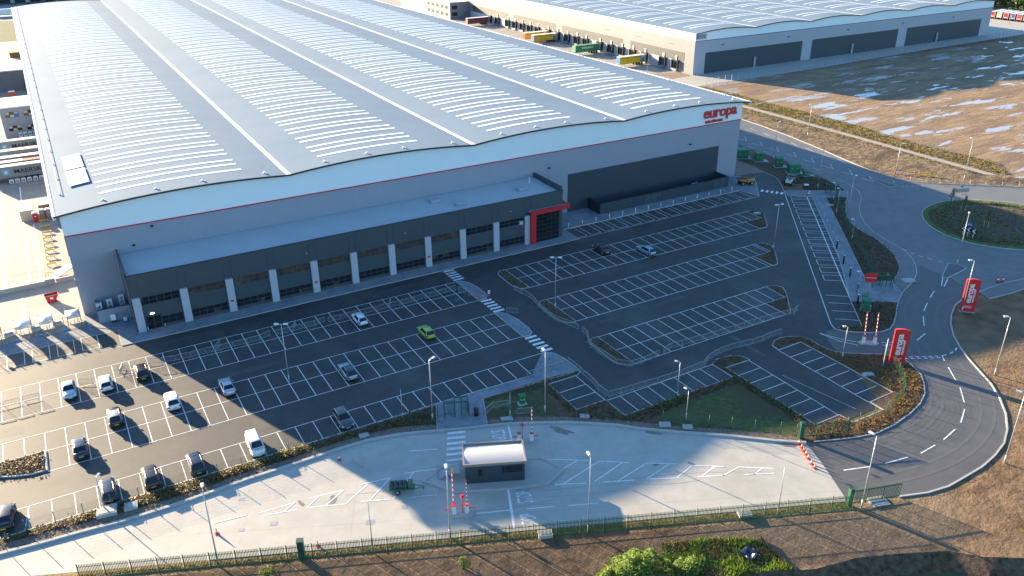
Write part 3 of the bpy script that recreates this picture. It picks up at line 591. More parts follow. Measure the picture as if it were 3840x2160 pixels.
def stain(c, pts_, z=.0402): spm.pline(smooth_pts([(c[0]+x,c[1]+y) for x,y in pts_],2), .9, z)
stain((89.5,87.5),[(0,3),(.3,0),(.5,-3),(.2,-6),(.1,-8.5)]); stain((88.2,88.2),[(0,2),(1,.5),(1.4,-1)], .0404)
rnd = random.Random(4)
for k in range(26):
    x, y = rnd.choice([(rnd.uniform(-14,58),rnd.choice((126,121.5,111,106,95))),(rnd.uniform(72,125),rnd.choice((126,121.5,111,106,95,90))),(rnd.uniform(92,140),137.8)]); r = rnd.uniform(.25,.9); n = 9
    spm.sheet(smooth_pts([(x+r*rnd.uniform(.6,1.2)*math.cos(6.283*i/n), y+r*rnd.uniform(.5,1.1)*math.sin(6.283*i/n)) for i in range(n)],1,True), .0406+.0001*k)
struct('spill_mark', spm, M['spill'])
# ------------------------------------------------------------------ main warehouse
X0, X1, YF0, YB = -1.6, 149.3, 149.2, 474.0
BAYS = [(-2.4,36.7),(36.7,75.0),(75.0,113.2),(113.2,151.2)]
def roof_z(x, bays, ev, va, cr, first=True):
    for i, (a, b) in enumerate(bays):
        if a-.01 <= x <= b+.01:
            za = ev if i == 0 else va; zb = ev+.35 if i == len(bays)-1 else va
            t = (x-a)/(b-a); base = za*(1-t)+zb*t
            return base+(cr-va)*4*t*(1-t)
def mroof(x): return roof_z(x, BAYS, 18.65, 19.35, 20.38)
wh = thing('warehouse', 'huge grey distribution warehouse with wavy four-bay roof and red stripe', 'warehouse', (0,0,0))
mb = MB(); mb.box(X0,X1,YF0,YB,0,14.75); mb.build('wall', M['wallg'], wh)
# upper white fascia follows the roof wave
mb = MB(); N = 120; vs = []; xsn = [X0-.03+(X1+.06-X0)*i/N for i in range(N+1)]
f1 = [(x,YF0-.05,14.75) for x in xsn]; f2 = [(x,YF0-.05,mroof(x)-.3) for x in xsn]
mb.add(f1+f2, [(i,i+1,N+2+i,N+1+i) for i in range(N)])
for xx in (X0-.03, X1+.03):
    z = mroof(xx)-.3; q = [(xx,YF0-.05,14.75),(xx,YB,14.75),(xx,YB,z),(xx,YF0-.05,z)]; mb.add(q, [(0,1,2,3) if xx > 0 else (3,2,1,0)])
mb.build('fascia', M['fascia'], wh)
MB().box(X0-.05,X1+.05,YF0-.12,YF0,14.66,14.88).build('red_stripe', M['red'], wh)
# roof sheets
def roof_mesh(bays, rf, y0, y1, seg=16, th=.12):
    mb = MB()
    for a, b in bays:
        xs_ = [a+(b-a)*i/seg for i in range(seg+1)]; k = seg+1
        vs = [(x,y0,rf(x)) for x in xs_]+[(x,y1,rf(x)) for x in xs_]
        mb.add(vs, [(i,i+1,k+i+1,k+i) for i in range(seg)], 0, True)
    return mb
RY0 = 148.5
roof = roof_mesh(BAYS, mroof, RY0, YB+.4).build('roof', M['roof'], wh)
mb = MB(); pts = [(-2.4+153.6*i/160) for i in range(161)]
for i in range(160):
    a, b = pts[i], pts[i+1]; za, zb = mroof(a), mroof(b)
    mb.add([(a,RY0-.12,za-.24),(b,RY0-.12,zb-.24),(b,RY0-.12,zb+.06),(a,RY0-.12,za+.06),(a,RY0+.16,za+.06),(b,RY0+.16,zb+.06),(a,RY0+.75,za-.42),(b,RY0+.75,zb-.42)],
           [(0,1,2,3),(3,2,5,4),(1,0,6,7)])
mb.build('eaves_trim', M['black'], roof)
mb = MB()
for x in (-2.42, 151.2):
    z = mroof(max(-2.4,min(x,151.2))); mb.box(x-.25,x+.25,RY0-.1,YB+.4,z-.55,z+.10)
mb.build('edge_gutter', M['gutter'], roof)
for a, b in BAYS[:-1]: MB().box(b-.42,b+.42,RY0+.05,YB+.4,19.38,19.46).build('valley_gutter', M['gutter'], roof)
# rooflights: y rows
def strip(mb, xa, xb, y, wd, rf, lift=.05, seg=10):
    xs_ = [xa+(xb-xa)*i/seg for i in range(seg+1)]; k = seg+1
    vs = [(x,y-wd/2,rf(x)+lift) for x in xs_]+[(x,y+wd/2,rf(x)+lift) for x in xs_]
    lo = [(x,y-wd/2,rf(x)-.03) for x in xs_]
    mb.add(vs+lo, [(i,i+1,k+i+1,k+i) for i in range(seg)]+[(2*k+i,2*k+i+1,i+1,i) for i in range(seg)])
rows = [155.0]
y = 159.0
while y < YB-6: rows += [y, y+3.0]; y += 7.8
cen = [(5.1,29.6), (44.2,65.2), (81.4,102.6), (119.6,140.9)]
rest = MB(); cnt = 0
for ri, y in enumerate(rows):
    for c in cen:
        if cnt < 100:
            m_ = MB(); strip(m_, c[0], c[1], y, .88, mroof); m_.build('rooflight', M['light'], roof); cnt += 1
        else: strip(rest, c[0], c[1], y, .88, mroof)
tag(rest.build('rooflight', M['light'], roof), kind='stuff')
for (xa,ya) in ((.95,173.4),(1.0,162.5)):
    mb = MB(); z0 = 19.0
    P_ = [(xa,ya),(xa+3.4,ya+.3),(xa+3.35,ya+10.2),(xa-.02,ya+10)]
    mb.add([(x,yy,mroof(x)+.28) for x,yy in P_]+[(x,yy,mroof(x)+.18) for x,yy in P_], [(0,1,2,3),(4,5,1,0),(5,6,2,1),(6,7,3,2),(7,4,0,3)])
    o = mb.build('solar_panel', M['solar'] if 'solar' in M else M['light'], roof)
mb = MB(); mb.tube([(-.75,RY0+11,mroof(-.75)+.35),(-.75,YB-2,mroof(-.75)+.35)], .05, 5)
for i in range(30): mb.cyl(-.75, RY0+11+10.5*i, mroof(-.75), mroof(-.75)+.4, .16, 6)
mb.build('safety_line', M['white'], roof)
for a, b in BAYS:
    for t in (.2,.42,.62,.9):
        an = MB(); x = a+(b-a)*t; z = mroof(x); an.cyl(x, RY0+2.2, z-.02, z+.30, .22, 6); an.box(x-.5,x+.5,RY0+2.1,RY0+2.3,z-.02,z+.06); an.build('roof_anchor', M['white'], roof)
for k in range(14): an = MB(); an.cyl(150.4, RY0+8+22*k, mroof(150.4), mroof(150.4)+.35, .25, 6); an.build('roof_anchor', M['white'], roof)
# dark cladding band and corner strips on the front wall
MB().box(98.6,142.9,YF0-.09,YF0-.003,0,9.0).build('cladding_panel', M['panel'], wh)
for x, z in ((12.0,13.9),(8.5,11.0),(93.5,11.2),(133.5,10.6)): MB().box(x-.25,x+.25,YF0-.35,YF0,z,z+.28).build('wall_light', M['black'], wh)
MB().box(8.2,9.5,YF0-.05,YF0-.002,5.2,6.4).build('wall_louvre', M['wallg'], wh)
# lettering on the fascia
FX = frame3((142.2,YF0-.24,16.50),(1,0,0),(0,0,1))
text_mesh('europa', 3.75, 'sign_lettering', M['redl'], wh, FX, bold=.07, extrude=.10, spacing=.95, xs=1.04, ay='BOTTOM_BASELINE')
text_mesh('warehouse', 1.4, 'sign_lettering', M['redl'], wh, frame3((140.4,YF0-.2,15.22),(1,0,0),(0,0,1)), bold=.022, extrude=.07, spacing=1.0, xs=.90, ay='BOTTOM_BASELINE')
# side-wall features facing the loading yard
for i in range(8):
    y0 = 178+5.2*i; MB().box(X0-.4,X0,y0,y0+3.0,.6,4.6).build('dock_shelter', M['black'], wh)
# offices along the front
OX0, OX1, OYF, OZ = 5.5, 89.8, 137.7, 10.2
of = MB(); of.box(OX0,OX1,OYF,YF0+.05,0,9.55); ofo = of.build('office_block', M['office'], wh)
mb = MB(); mb.box(OX0-.06,OX1+.06,OYF-.06,OYF+.25,9.5,OZ); mb.box(OX0-.06,OX0+.25,OYF+.25,YF0-.06,9.5,OZ+.75); mb.box(OX1-.25,OX1+.06,OYF+.25,YF0-.06,9.5,OZ+.75); mb.build('parapet', M['office'], ofo)
MB().box(OX0-.12,OX1+.12,OYF-.1,OYF+.32,OZ,OZ+.07).build('coping', M['black'], ofo)
mb = MB(); mb.add([(OX0+.25,OYF+.25,9.62),(OX1-.25,OYF+.25,9.62),(OX1-.25,YF0-.08,9.9),(OX0+.25,YF0-.08,9.9)],[(0,1,2,3)])
M['oroof'] = mat('office_roof_sheet', (.46,.50,.51), .6, var=.04, scale=.2); lines_on(M['oroof'],'x',.5,.05,.9)
mb.build('office_roof', M['oroof'], ofo)
for x,y in ((64.5,146.2),(68.2,142.2),(83.2,143.5)):
    mb = MB(); mb.box(x-.9,x+.9,y-.7,y+.7,9.7,10.15); mb.box(x-1.05,x+1.05,y-.85,y+.85,10.15,10.28); mb.build('roof_vent', M['pillar'], ofo)
MB().cyl(86.2,145.2,9.7,11.6,.1,8).build('flue', M['white'], ofo)
PX = [6.35+7.5*i for i in range(11)]
for i, x in enumerate(PX): MB().box(x-.62,x+.62,OYF-.42,OYF+.01,.1,6.28).build('pillar', M['pillar'], ofo)
MB().box(80.5,81.6,OYF-.46,OYF+.01,.1,6.3).build('pillar', M['pillar'], ofo)
for i in range(10):
    a, b = PX[i]+.78, PX[i+1]-.78
    for lo in (0, 1):
        z0, z1 = (.62,2.02) if lo else (4.75,6.12)
        a0 = a+2.5 if (lo and i == 0) else a
        wn = MB().box(a0,b,OYF-.05,OYF-.004,z0,z1).build('window', M['lum'], ofo)
        # glazing panes sit in the frame; warm interiors show through some of them
        mb = MB(); nn = 5 if a0 == a else 3; pw = (b-a0)/nn
        rnd = random.Random(i*2+lo)
        for k in range(nn):
            for r_ in range(2):
                h = (z1-z0)/2; mb.box(a0+k*pw+.05,a0+(k+1)*pw-.05,OYF-.075,OYF-.045,z0+r_*h+.05,z0+(r_+1)*h-.05, 1 if (not lo and 0 < i < 8) or (lo and rnd.random() < .06) else 0)
        mb.build('pane', [M['glass'], M['wood']], wn) if False else None
        pn = mb.mesh('pane', [M['glass'], M['wood']]); po = bpy.data.objects.new('pane', pn); COL.objects.link(po); po.parent = ofo
MB().box(76.3,76.3+3.9,OYF-.05,OYF-.004,4.75,6.12).build('window', M['lum'], ofo) if False else None
for i in range(10):
    for lo in (0,1): MB().box(PX[i]+2.2,PX[i]+3.6,OYF-.012,OYF-.002,(2.5 if lo else 6.6),(3.0 if lo else 7.0)).build('vent_grille', M['office'], ofo)
for x in (PX[2],PX[4],PX[7]): MB().box(x-.3,x+.3,OYF-.46,OYF-.42,2.0,2.35).build('alarm_box', M['redl'], ofo)
mb = MB(); mb.box(PX[0]+.9,PX[0]+3.3,OYF-.10,OYF-.01,.1,2.6); d = mb.build('door', M['lum'], ofo)
mb = MB()
for k in range(2):
    for z0,z1 in ((.25,1.15),(1.25,2.45)): mb.box(PX[0]+1.0+1.15*k,PX[0]+2.02+1.15*k,OYF-.13,OYF-.09,z0,z1)
pg = mb.build('door_glazing', M['glass'], ofo)
MB().box(PX[0]+1.7,PX[0]+2.3,OYF-.14,OYF-.01,2.85,3.0).build('door_light', mat('lit_bulkhead',(.8,.8,.75),.4,emit=(1,.95,.8),estr=2.0), ofo)
for x in (PX[0]+.85,PX[0]+3.55): MB().cyl(x,OYF-.9,.1,1.1,.08,8).build('door_bollard', M['steel'], ofo)
# joints in the office cladding
for i, x in enumerate(PX):
    for s_ in (-.62,.62): MB().box(x+s_-.03,x+s_+.03,OYF-.012,OYF-.002,6.3,9.5).build('cladding_joint', M['black'], ofo)
# red entrance portal with curtain wall
mb = MB(); mb.box(81.62,82.75,OYF-1.15,OYF+.0,.1,6.45); mb.add([(81.62,OYF-1.15,6.45),(90.9,OYF-1.15,6.45),(90.9,OYF-1.15,7.35),(81.62,OYF-1.15,7.35),(81.62,OYF-.7,6.45),(90.9,OYF-.7,6.45),(90.9,OYF-.7,7.35),(81.62,OYF-.7,7.35)],[(0,1,2,3),(3,2,6,7),(1,5,6,2),(0,3,7,4),(0,4,5,1),(4,7,6,5)])
mb.box(90.45,90.9,OYF-.7,OYF+2.2,6.45,7.35); mb.build('portal_frame', M['red'], ofo)
MB().box(82.75,90.45,OYF-.7,OYF+.0,6.9,7.2).build('canopy_roof', M['pillar'], ofo)
MB().box(81.62,82.75,OYF-.7,OYF,6.9,7.2).build('canopy_roof', M['pillar'], ofo)
MB().box(82.75,88.7,OYF-.5,OYF-.003,.1,6.4).build('entrance_glazing', M['glass'], ofo)
mb = MB()
for k in range(7): x = 82.8+.97*k; mb.box(x-.03,x+.03,OYF-.56,OYF-.49,.1,6.4)
for z in (.9,1.9,2.8,3.7,4.6,5.5): mb.box(82.75,88.7,OYF-.55,OYF-.495,z-.025,z+.025)
mb.build('mullion', M['lum'], ofo)
mb = MB(); mb.box(82.0,82.9,OYF-1.3,OYF-1.15,.12,.14); mb.box(5.7,89.8,OYF-.32,OYF-.0,.12,.15); mb.build('footing', M['redpave'], ofo)
MB().box(79.2,80.0,OYF-.5,OYF-.06,4.75,5.45).build('open_casement', M['pillar'], ofo)
for x in (35.0,54.0,77.0): MB().box(x,x+.5,OYF-.35,OYF,7.9,8.05).build('floodlight', M['steel'], ofo)
# bin store in front of the dark band
bs = thing('bin_store', 'long anthracite walled yard against the dark cladding band of the front wall', 'enclosure', (104,144,0))
mb = MB(); mb.box(0,38.3,0,.2,0,2.55); mb.box(0,.2,.2,4.9,0,2.55); mb.box(38.1,38.3,.2,4.9,0,2.55); mb.build('wall', M['panel'], bs)
mb = MB(); mb.box(-.06,38.36,-.06,.26,2.55,2.62); mb.box(-.06,.26,.26,4.9,2.55,2.62); mb.box(38.04,38.36,.26,4.9,2.55,2.62); mb.build('coping', M['black'], bs)
for x in (12.5,14.3,33.6,35.4): MB().box(x,x+1.7,-.05,-.003,.1,2.35).build('gate', M['office'], bs)
MB().box(16.7,17.1,-.03,-.004,1.5,1.9).build('notice', M['redl'], bs)
t = thing('pallet_stack', 'stack of timber pallets standing inside the dark bin store', 'pallets', (134.5,147,0)); mb = MB()
for k in range(9): mb.box(-.9,.9,-.6,.6,.15*k+.02,.15*k+.12)
for k in range(9):
    for x in (-.8,0,.7): mb.box(x,x+.12,-.55,.55,.15*k-.03+.02,.15*k+.02)
mb.build('boards', M['cream'], t)
t = thing('waste_bin', 'grey wheeled waste bin at the right-hand end of the dark bin store', 'bin', (138.6,146.2,0)); MB().box(-.7,.7,-.5,.5,.2,1.2).build('tub', M['steeld'], t); MB().box(-.75,.75,-.55,.55,1.2,1.32).build('lid', M['column'], t)
# plant screen at the left corner
ps_ = thing('plant_screen', 'grey ribbed plant screen with air conditioning units at the left end of the offices', 'plant screen', (0.4,144.2,0))
mb = MB(); mb.box(0,5.1,0,.15,0,2.5); mb.box(0,.15,.15,4.9,0,2.5); mb.build('screen_wall', M['wallg'], ps_); MB().box(-.04,5.1,-.05,.2,2.5,2.56).build('coping', M['black'], ps_)
for i,(x,y) in enumerate(((.9,146.2),(2.6,147.0),(4.6,148.0))):
    t = thing('air_conditioner', ['white air conditioning stack nearest the outer corner of the plant screen','white air conditioning stack in the middle of the plant screen','white air conditioning stack beside the office wall behind the plant screen'][i], 'air conditioner', (x,y,0), group='air conditioning units')
    MB().box(-.45,.45,-.3,.3,.1,3.0).build('case', M['white'], t); mb = MB()
    for k in range(4): mb.disc((0,-.31,.45+.7*k),(0,-1,0),.27,10)
    mb.build('fan', M['steeld'], t)
# ------------------------------------------------------------------ second warehouse
BX0, BX1, BY, BYB, BZ = 225.3, 413.2, 253.6, 640.0, 15.7
bb = [(225.0+31.4*i, 225.0+31.4*(i+1)) for i in range(6)]
def broof(x): return roof_z(x, bb, 15.75, 15.95, 17.0)
bw = thing('warehouse', 'second grey warehouse beyond the muddy field with white fascia and letters on its corner', 'warehouse', (0,0,0))
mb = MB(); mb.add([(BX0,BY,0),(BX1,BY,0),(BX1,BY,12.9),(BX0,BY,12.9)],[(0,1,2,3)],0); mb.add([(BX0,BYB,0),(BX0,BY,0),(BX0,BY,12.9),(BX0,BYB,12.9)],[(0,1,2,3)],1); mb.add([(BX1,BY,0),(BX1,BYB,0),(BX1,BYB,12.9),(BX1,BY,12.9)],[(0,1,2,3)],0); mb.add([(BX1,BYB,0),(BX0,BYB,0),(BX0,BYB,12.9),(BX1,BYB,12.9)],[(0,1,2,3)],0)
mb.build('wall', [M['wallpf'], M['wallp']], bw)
mb = MB(); N = 96; xsn = [BX0-.05+(BX1-BX0+.1)*i/N for i in range(N+1)]
mb.add([(x,BY-.05,12.9) for x in xsn]+[(x,BY-.05,broof(min(x,413.4))-.15) for x in xsn], [(i,i+1,N+2+i,N+1+i) for i in range(N)])
mb.add([(BX0-.05,BYB,12.9),(BX0-.05,BY-.05,12.9),(BX0-.05,BY-.05,15.7),(BX0-.05,BYB,15.7)],[(0,1,2,3)]); mb.add([(BX1+.05,BY-.05,12.9),(BX1+.05,BYB,12.9),(BX1+.05,BYB,15.7),(BX1+.05,BY-.05,15.7)],[(0,1,2,3)])
mb.build('fascia', M['fascia'], bw)
MB().box(BX0-.1,BX1+.1,BY-.1,BY-.052,12.78,12.98).build('stripe', M['black'], bw)
br = roof_mesh(bb, broof, BY-.7, BYB, 12).build('roof', M['roof'], bw)
mb = MB()
for i in range(144):
    a = 225.0+188.4*i/144; b = 225.0+188.4*(i+1)/144; za, zb = broof(a), broof(min(b,413.4)); y = BY-.75
    mb.add([(a,y,za-.28),(b,y,zb-.28),(b,y,zb+.05),(a,y,za+.05),(a,y+.3,za+.05),(b,y+.3,zb+.05)],[(0,1,2,3),(3,2,5,4)])
mb.build('eaves_trim', M['black'], br)
MB().box(224.6,225.2,BY-.7,BYB,15.35,15.85).build('edge_gutter', M['gutter'], br)
rest = MB(); cnt = 0; y = BY+9
while y < 420:
    for yy in (y, y+3.6):
        for a, b in bb:
            if cnt < 100: m_ = MB(); strip(m_, a+4.5, b-5, yy, .8, broof, seg=6); m_.build('rooflight', M['light'], br); cnt += 1
            else: strip(rest, a+4.5, b-5, yy, .8, broof, seg=6)
    y += 12.5
tag(rest.build('rooflight', M['light'], br), kind='stuff')
for a, b in bb[:-1]: MB().box(b-.25,b+.25,BY-.4,BYB,15.97,16.03).build('valley_gutter', M['gutter'], br)
for a, b in ((231.0,284.4),(290.2,345.2),(351.3,406.0)): MB().box(a,b,BY-.06,BY-.003,.05,8.1).build('cladding_panel', M['panel'], bw)
for a, b in ((5.7,40.9),(46.6,95.3),(101,142.1),(148,189)): MB().box(BX0-.06,BX0-.003,BY+a,BY+b,4.45,7.85).build('cladding_band', M['panelg'], bw)
for k in range(8): MB().box(BX0-.10,BX0-.004,BY+12+22*k,BY+16+22*k,10.2,10.35).build('wall_vent', M['panelg'], bw)
for k in range(5): MB().box(239+36*k,240+36*k,BY-.3,BY,10.4,10.7).build('wall_light', M['black'], bw)
MB().box(BX0-.08,BX0-.004,BY+9.2,BY+192,.05,4.4).build('dock_wall', M['dockw'], bw)
for k in range(3):
    mb = MB(); mb.box(257+58*k,258+58*k,BY-.5,BY-.02,0,4.2); mb.build('downpipe_box', M['steel'], bw)
DV = [10.3,18.2,30.2,38.5,46.6,54.6,63.0,74.0,81.8,89.8,98.6,107,117.2,124.8,132.4,140.2,147.8,159.3,168]
for v in DV:
    y = BY+v
    mb = MB(); mb.box(BX0-1.1,BX0-.09,y-2.0,y-1.75,1.0,4.3); mb.box(BX0-1.1,BX0-.09,y+1.75,y+2.0,1.0,4.3); mb.box(BX0-1.15,BX0-.09,y-2.0,y+2.0,4.3,4.55)
    s_ = mb.build('dock_shelter', M['black'], bw)
    MB().box(BX0-.12,BX0-.085,y-1.4,y+1.4,1.1,3.6).build('door', M['lum'], s_)
    MB().box(BX0-1.0,BX0-.09,y-1.2,y+1.2,.3,1.05).build('dock_leveller', M['steeld'], s_)
    MB().box(BX0-.3,BX0-.1,y-.5,y+.5,4.6,6.0).build('number_board', M['white'], s_)
MB().box(BX0,BX0+5.6,BY-.09,BY-.052,13.4,15.5).build('sign_panel', M['pillar'], bw)
text_mesh('B/S/H/', 2.0, 'sign_lettering', M['black'], bw, frame3((BX0+2.75,BY-.11,14.45),(1,0,0),(0,0,1)), bold=.02, xs=.85)
# its office wing on the far left
ob = MB(); ob.box(213.5,BX0-.01,448,520,0,9.2); obo = ob.build('office_block', [M['wallp']], bw)
MB().box(213.2,BX0-.02,447.7,520,9.2,9.6).build('office_roof', M['white'], obo)
for z in (2.0,5.6): MB().box(214.8,218.0,447.9,447.995,z,z+1.9).build('window', M['glass'], obo)
for z in (1.8,5.6):
    for k in range(5): MB().box(213.44,213.496,451+6.2*k,454.2+6.2*k,z,z+1.7).build('window', M['glass'], obo)
st_ = thing('escape_stair', 'grey steel escape stair against the far office wing', 'stair', (220.5,446.2,0)); mb = MB()
for k in range(12): mb.box(-2.2+.33*k,-1.87+.33*k,-.6,.6,.4*k,.4*k+.08)
mb.build('flight', M['steel'], st_); mb = MB(); mb.tube([(-2.2,-.6,1.1),(1.8,-.6,5.6)],.05,5); mb.tube([(-2.2,.6,1.1),(1.8,.6,5.6)],.05,5); mb.box(1.6,3.2,-.7,.7,4.6,4.7); mb.tube([(1.7,-.7,5.7),(3.2,-.7,5.7)],.05,5); mb.cyl(3.1,-.6,0,4.6,.08,6); mb.build('handrail', M['steel'], st_)
M['solar'] = None; del M['solar']
# ------------------------------------------------------------------ cars and other vehicles
def loft(mb, secs, mi=0, caps=True):
    """secs: list of closed rings (same length)"""
    n = len(secs[0]); vs = [p for s_ in secs for p in s_]; fs = []
    for i in range(len(secs)-1):
        for j in range(n): fs.append((i*n+j, i*n+(j+1)%n, (i+1)*n+(j+1)%n, (i+1)*n+j))
    if caps: fs += [tuple(range(n-1,-1,-1)), tuple(range((len(secs)-1)*n, len(secs)*n))]
    return mb.add(vs, fs, mi, True)
CARS = {  # L, W, H, belt, hood, ws_base, ws_top, rear_top, rear_base, boot, tumble
 'saloon': (4.6,1.82,1.45,.93,.92,.85,.12,-1.00,-1.72,1.00),
 'coupe':  (4.5,1.80,1.38,.92,.88,.75,.0,-.95,-1.75,.98),
 'hatch':  (4.2,1.78,1.48,.95,.94,.85,.22,-1.45,-1.92,.98),
 'estate': (4.7,1.82,1.50,.95,.93,.95,.25,-1.75,-2.2,1.0),
 'suv':    (4.45,1.86,1.66,1.08,1.05,.85,.25,-1.55,-2.05,1.12),
 'van':    (4.5,1.84,1.86,1.15,1.10,1.45,.85,-2.12,-2.2,1.2)}
def make_car(name, label, kind, paint, loc, rz, cat='car', plate='y', roof_mat=None, rails=False):
    L, W_, H, belt, hood, wb, wt, rt, rb_, boot = CARS[kind]
    t = thing(name, label, cat, (*loc, .036), rz, group='cars and vans parked in the bays')
    mb = MB(); h = W_/2; ys = [-L/2,-L/2+.10,-L/2+.35,rb_,rb_+.7,-.2,wb-.2,wb,wb+.5,L/2-.45,L/2-.12,L/2]
    def sec(y):
        e = abs(y)/(L/2); w_ = h*(1 if e < .66 else 1-.26*((e-.66)/.34)**2.2)
        zt = boot if y <= rb_ else (hood if y >= wb else belt)
        if y > wb+.4: zt = hood-.16*((y-wb-.4)/(L/2-wb-.4))**1.6
        if y < -L/2+.2: zt = boot-.08
        zb = .22+(.10 if e > .93 else 0); zm = .55
        if e > .985: w_ *= .93; zt -= .14; zb += .08
        half = [(w_*.86,zb),(w_*.98,zb+.10),(w_,zm),(w_*.985,zt-.12),(w_*.90,zt-.02),(w_*.5,zt+.03)]
        return [(x,y,z) for x,z in half]+[(-x,y,z) for x,z in reversed(half)]
    loft(mb, [sec(y) for y in ys]); 
    # roof shell and pillars
    wb2, wt2 = h*.90, h*.70
    secs = []
    prof = [(rb_,boot-.02),(rt,H-.05),((rt+wt)/2,H),(wt,H-.04),(wb,hood-.02)]
    for y,z in prof:
        k = (z-belt)/(H-belt); k = max(0,min(1,k)); ww = wb2+(wt2-wb2)*k
        secs.append([(ww,y,max(belt-.08,min(z,belt))-.02),(ww,y,z-.05),(ww*.9,y,z),(-ww*.9,y,z),(-ww,y,z-.05),(-ww,y,max(belt-.08,min(z,belt))-.02)])
    mb2 = MB(); ring = [(wb2,rb_,belt-.03),(wb2,wb,belt-.03),(-wb2,wb,belt-.03),(-wb2,rb_,belt-.03)]
    tp = [(wt2,rt,H-.05),(wt2,wt,H-.04),(-wt2,wt,H-.04),(-wt2,rt,H-.05)]
    mb2.add(ring+tp, [(0,1,5,4),(1,2,6,5),(2,3,7,6),(3,0,4,7)], 0)
    nn = 4; cr = []
    for i in range(nn+1):
        y = rt+(wt-rt)*i/nn; z = H-.05+.05*math.sin(math.pi*i/nn)
        cr.append([(wt2,y,z),(wt2*.6,y,z+.035),(-wt2*.6,y,z+.035),(-wt2,y,z)])
    vs = [p for c in cr for p in c]; fs = [(i*4+j,i*4+j+1,(i+1)*4+j+1,(i+1)*4+j) for i in range(nn) for j in range(3)]
    bmx = bmesh.new(); bv = [bmx.verts.new(p) for p in ring+tp]
    for f in ((0,1,5,4),(1,2,6,5),(2,3,7,6),(3,0,4,7),(4,5,6,7)): bmx.faces.new([bv[i] for i in f])
    ed = [e for e in bmx.edges if max(v.co.z for v in e.verts) > belt+.2]
    bmesh.ops.bevel(bmx, geom=ed, offset=.13, segments=3, profile=.5, affect='EDGES'); bmx.verts.index_update()
    mb.add([tuple(v.co) for v in bmx.verts], [tuple(v.index for v in f.verts) for f in bmx.faces], 1 if roof_mat else 0, True); bmx.free()
    body = mb.build('body', [paint, roof_mat or paint], t)
    def glassq(nm, quad, off, inset=.10):
        c = sum((Vector(p) for p in quad), Vector())/4; q = [c+(Vector(p)-c)*(1-inset) for p in quad]
        nrm = (q[1]-q[0]).cross(q[3]-q[0]).normalized()
        if nrm.dot(c-Vector((0,0,.9))) < 0: nrm = -nrm
        f = [p+nrm*off for p in q]; b = [p-nrm*.03 for p in q]
        return MB().add(f+b, [(0,1,2,3),(0,4,5,1),(1,5,6,2),(2,6,7,3),(3,7,4,0)]).build(nm, M['carglass'], t)
    glassq('windscreen', [ring[1],ring[2],tp[2],tp[1]], .02, .10)
    glassq('rear_window', [ring[3],ring[0],tp[0],tp[3]], .02, .12) if kind != 'van' else None
    for s_ in (1,-1):
        a = (s_*wb2, rb_+(.15 if kind != 'van' else 2.3), belt); b = (s_*wb2, wb-.10, belt); c = (s_*wt2, wt-.05, H-.07); d = (s_*wt2, rt+(.12 if kind != 'van' else 2.1), H-.07)
        glassq('side_window', [a,b,c,d], .02, .07)
    for sx in (1,-1):
        for wy in (L/2-.88,-L/2+.82):
            r = .32 if kind != 'suv' else .36; x = sx*(h-.13)
            wl = MB().tube([(x-.10,wy,r),(x+.13*sx+.0,wy,r)] if sx > 0 else [(x+.10,wy,r),(x-.13,wy,r)], r, 14).build('wheel', M['rubber'], t)
            MB().tube([(sx*(h-.02),wy,r),(sx*(h+.015),wy,r)], r*.66, 10).build('rim', M['rim'], wl)
        MB().box(min(sx*h*.62,sx*h*.92),max(sx*h*.62,sx*h*.92),L/2-.22,L/2-.03,.60,.76).build('headlight', M['lampw'], t)
        z0 = .72 if kind not in ('suv','van','hatch') else .82
        MB().box(min(sx*h*.66,sx*h*.95),max(sx*h*.66,sx*h*.95),-L/2-.005,-L/2+.16,z0-.08,z0+.10).build('tail_light', M['lampr'], t)
        MB().ell((sx*(h+.08),wb-.35,belt+.06),.13,.09,.08,8,5).build('mirror', paint if kind != 'van' else M['black'], t)
        if rails: MB().tube([(sx*wt2*.98,rt+.15,H),(sx*wt2*.98,rt+.3,H+.05),(sx*wt2*.98,wt-.3,H+.05),(sx*wt2*.98,wt-.1,H)],.025,5).build('roof_rail', M['steel'], t)
    MB().box(-.27,.27,-L/2-.02,-L/2+.03,.52,.66).build('rear_plate', M['platey'], t)
    MB().box(-.27,.27,L/2-.03,L/2+.015,.36,.48).build('front_plate', M['platew'], t)
    MB().box(-h*.8,h*.8,-L/2-.012,-L/2+.2,.24,.40).build('rear_bumper', M['black'], t); MB().box(-h*.72,h*.72,L/2-.25,L/2+.008,.28,.44).build('grille', M['black'], t)
    return t
def paint(nm, c, metal=.0): return mat('paint_'+nm, c, .28, metal=metal, coat=.5, spec=.5)
PW, PS, PB, PK, PN = paint('white',(.72,.73,.74)), paint('silver',(.42,.46,.50),.35), paint('blue_silver',(.34,.43,.50),.3), paint('black',(.012,.012,.013)), paint('navy',(.016,.022,.042))
PD, PG, PL, PBR = paint('slate',(.055,.070,.082),.2), paint('lime',(.30,.44,.035)), paint('pale_blue',(.24,.36,.46),.3), paint('bronze_black',(.030,.024,.018))
UP, DN = 0, math.pi
def at_end(x, y, kind, up):   # y is the end of the car nearest the viewer
    return (x, y+CARS[kind][0]/2)
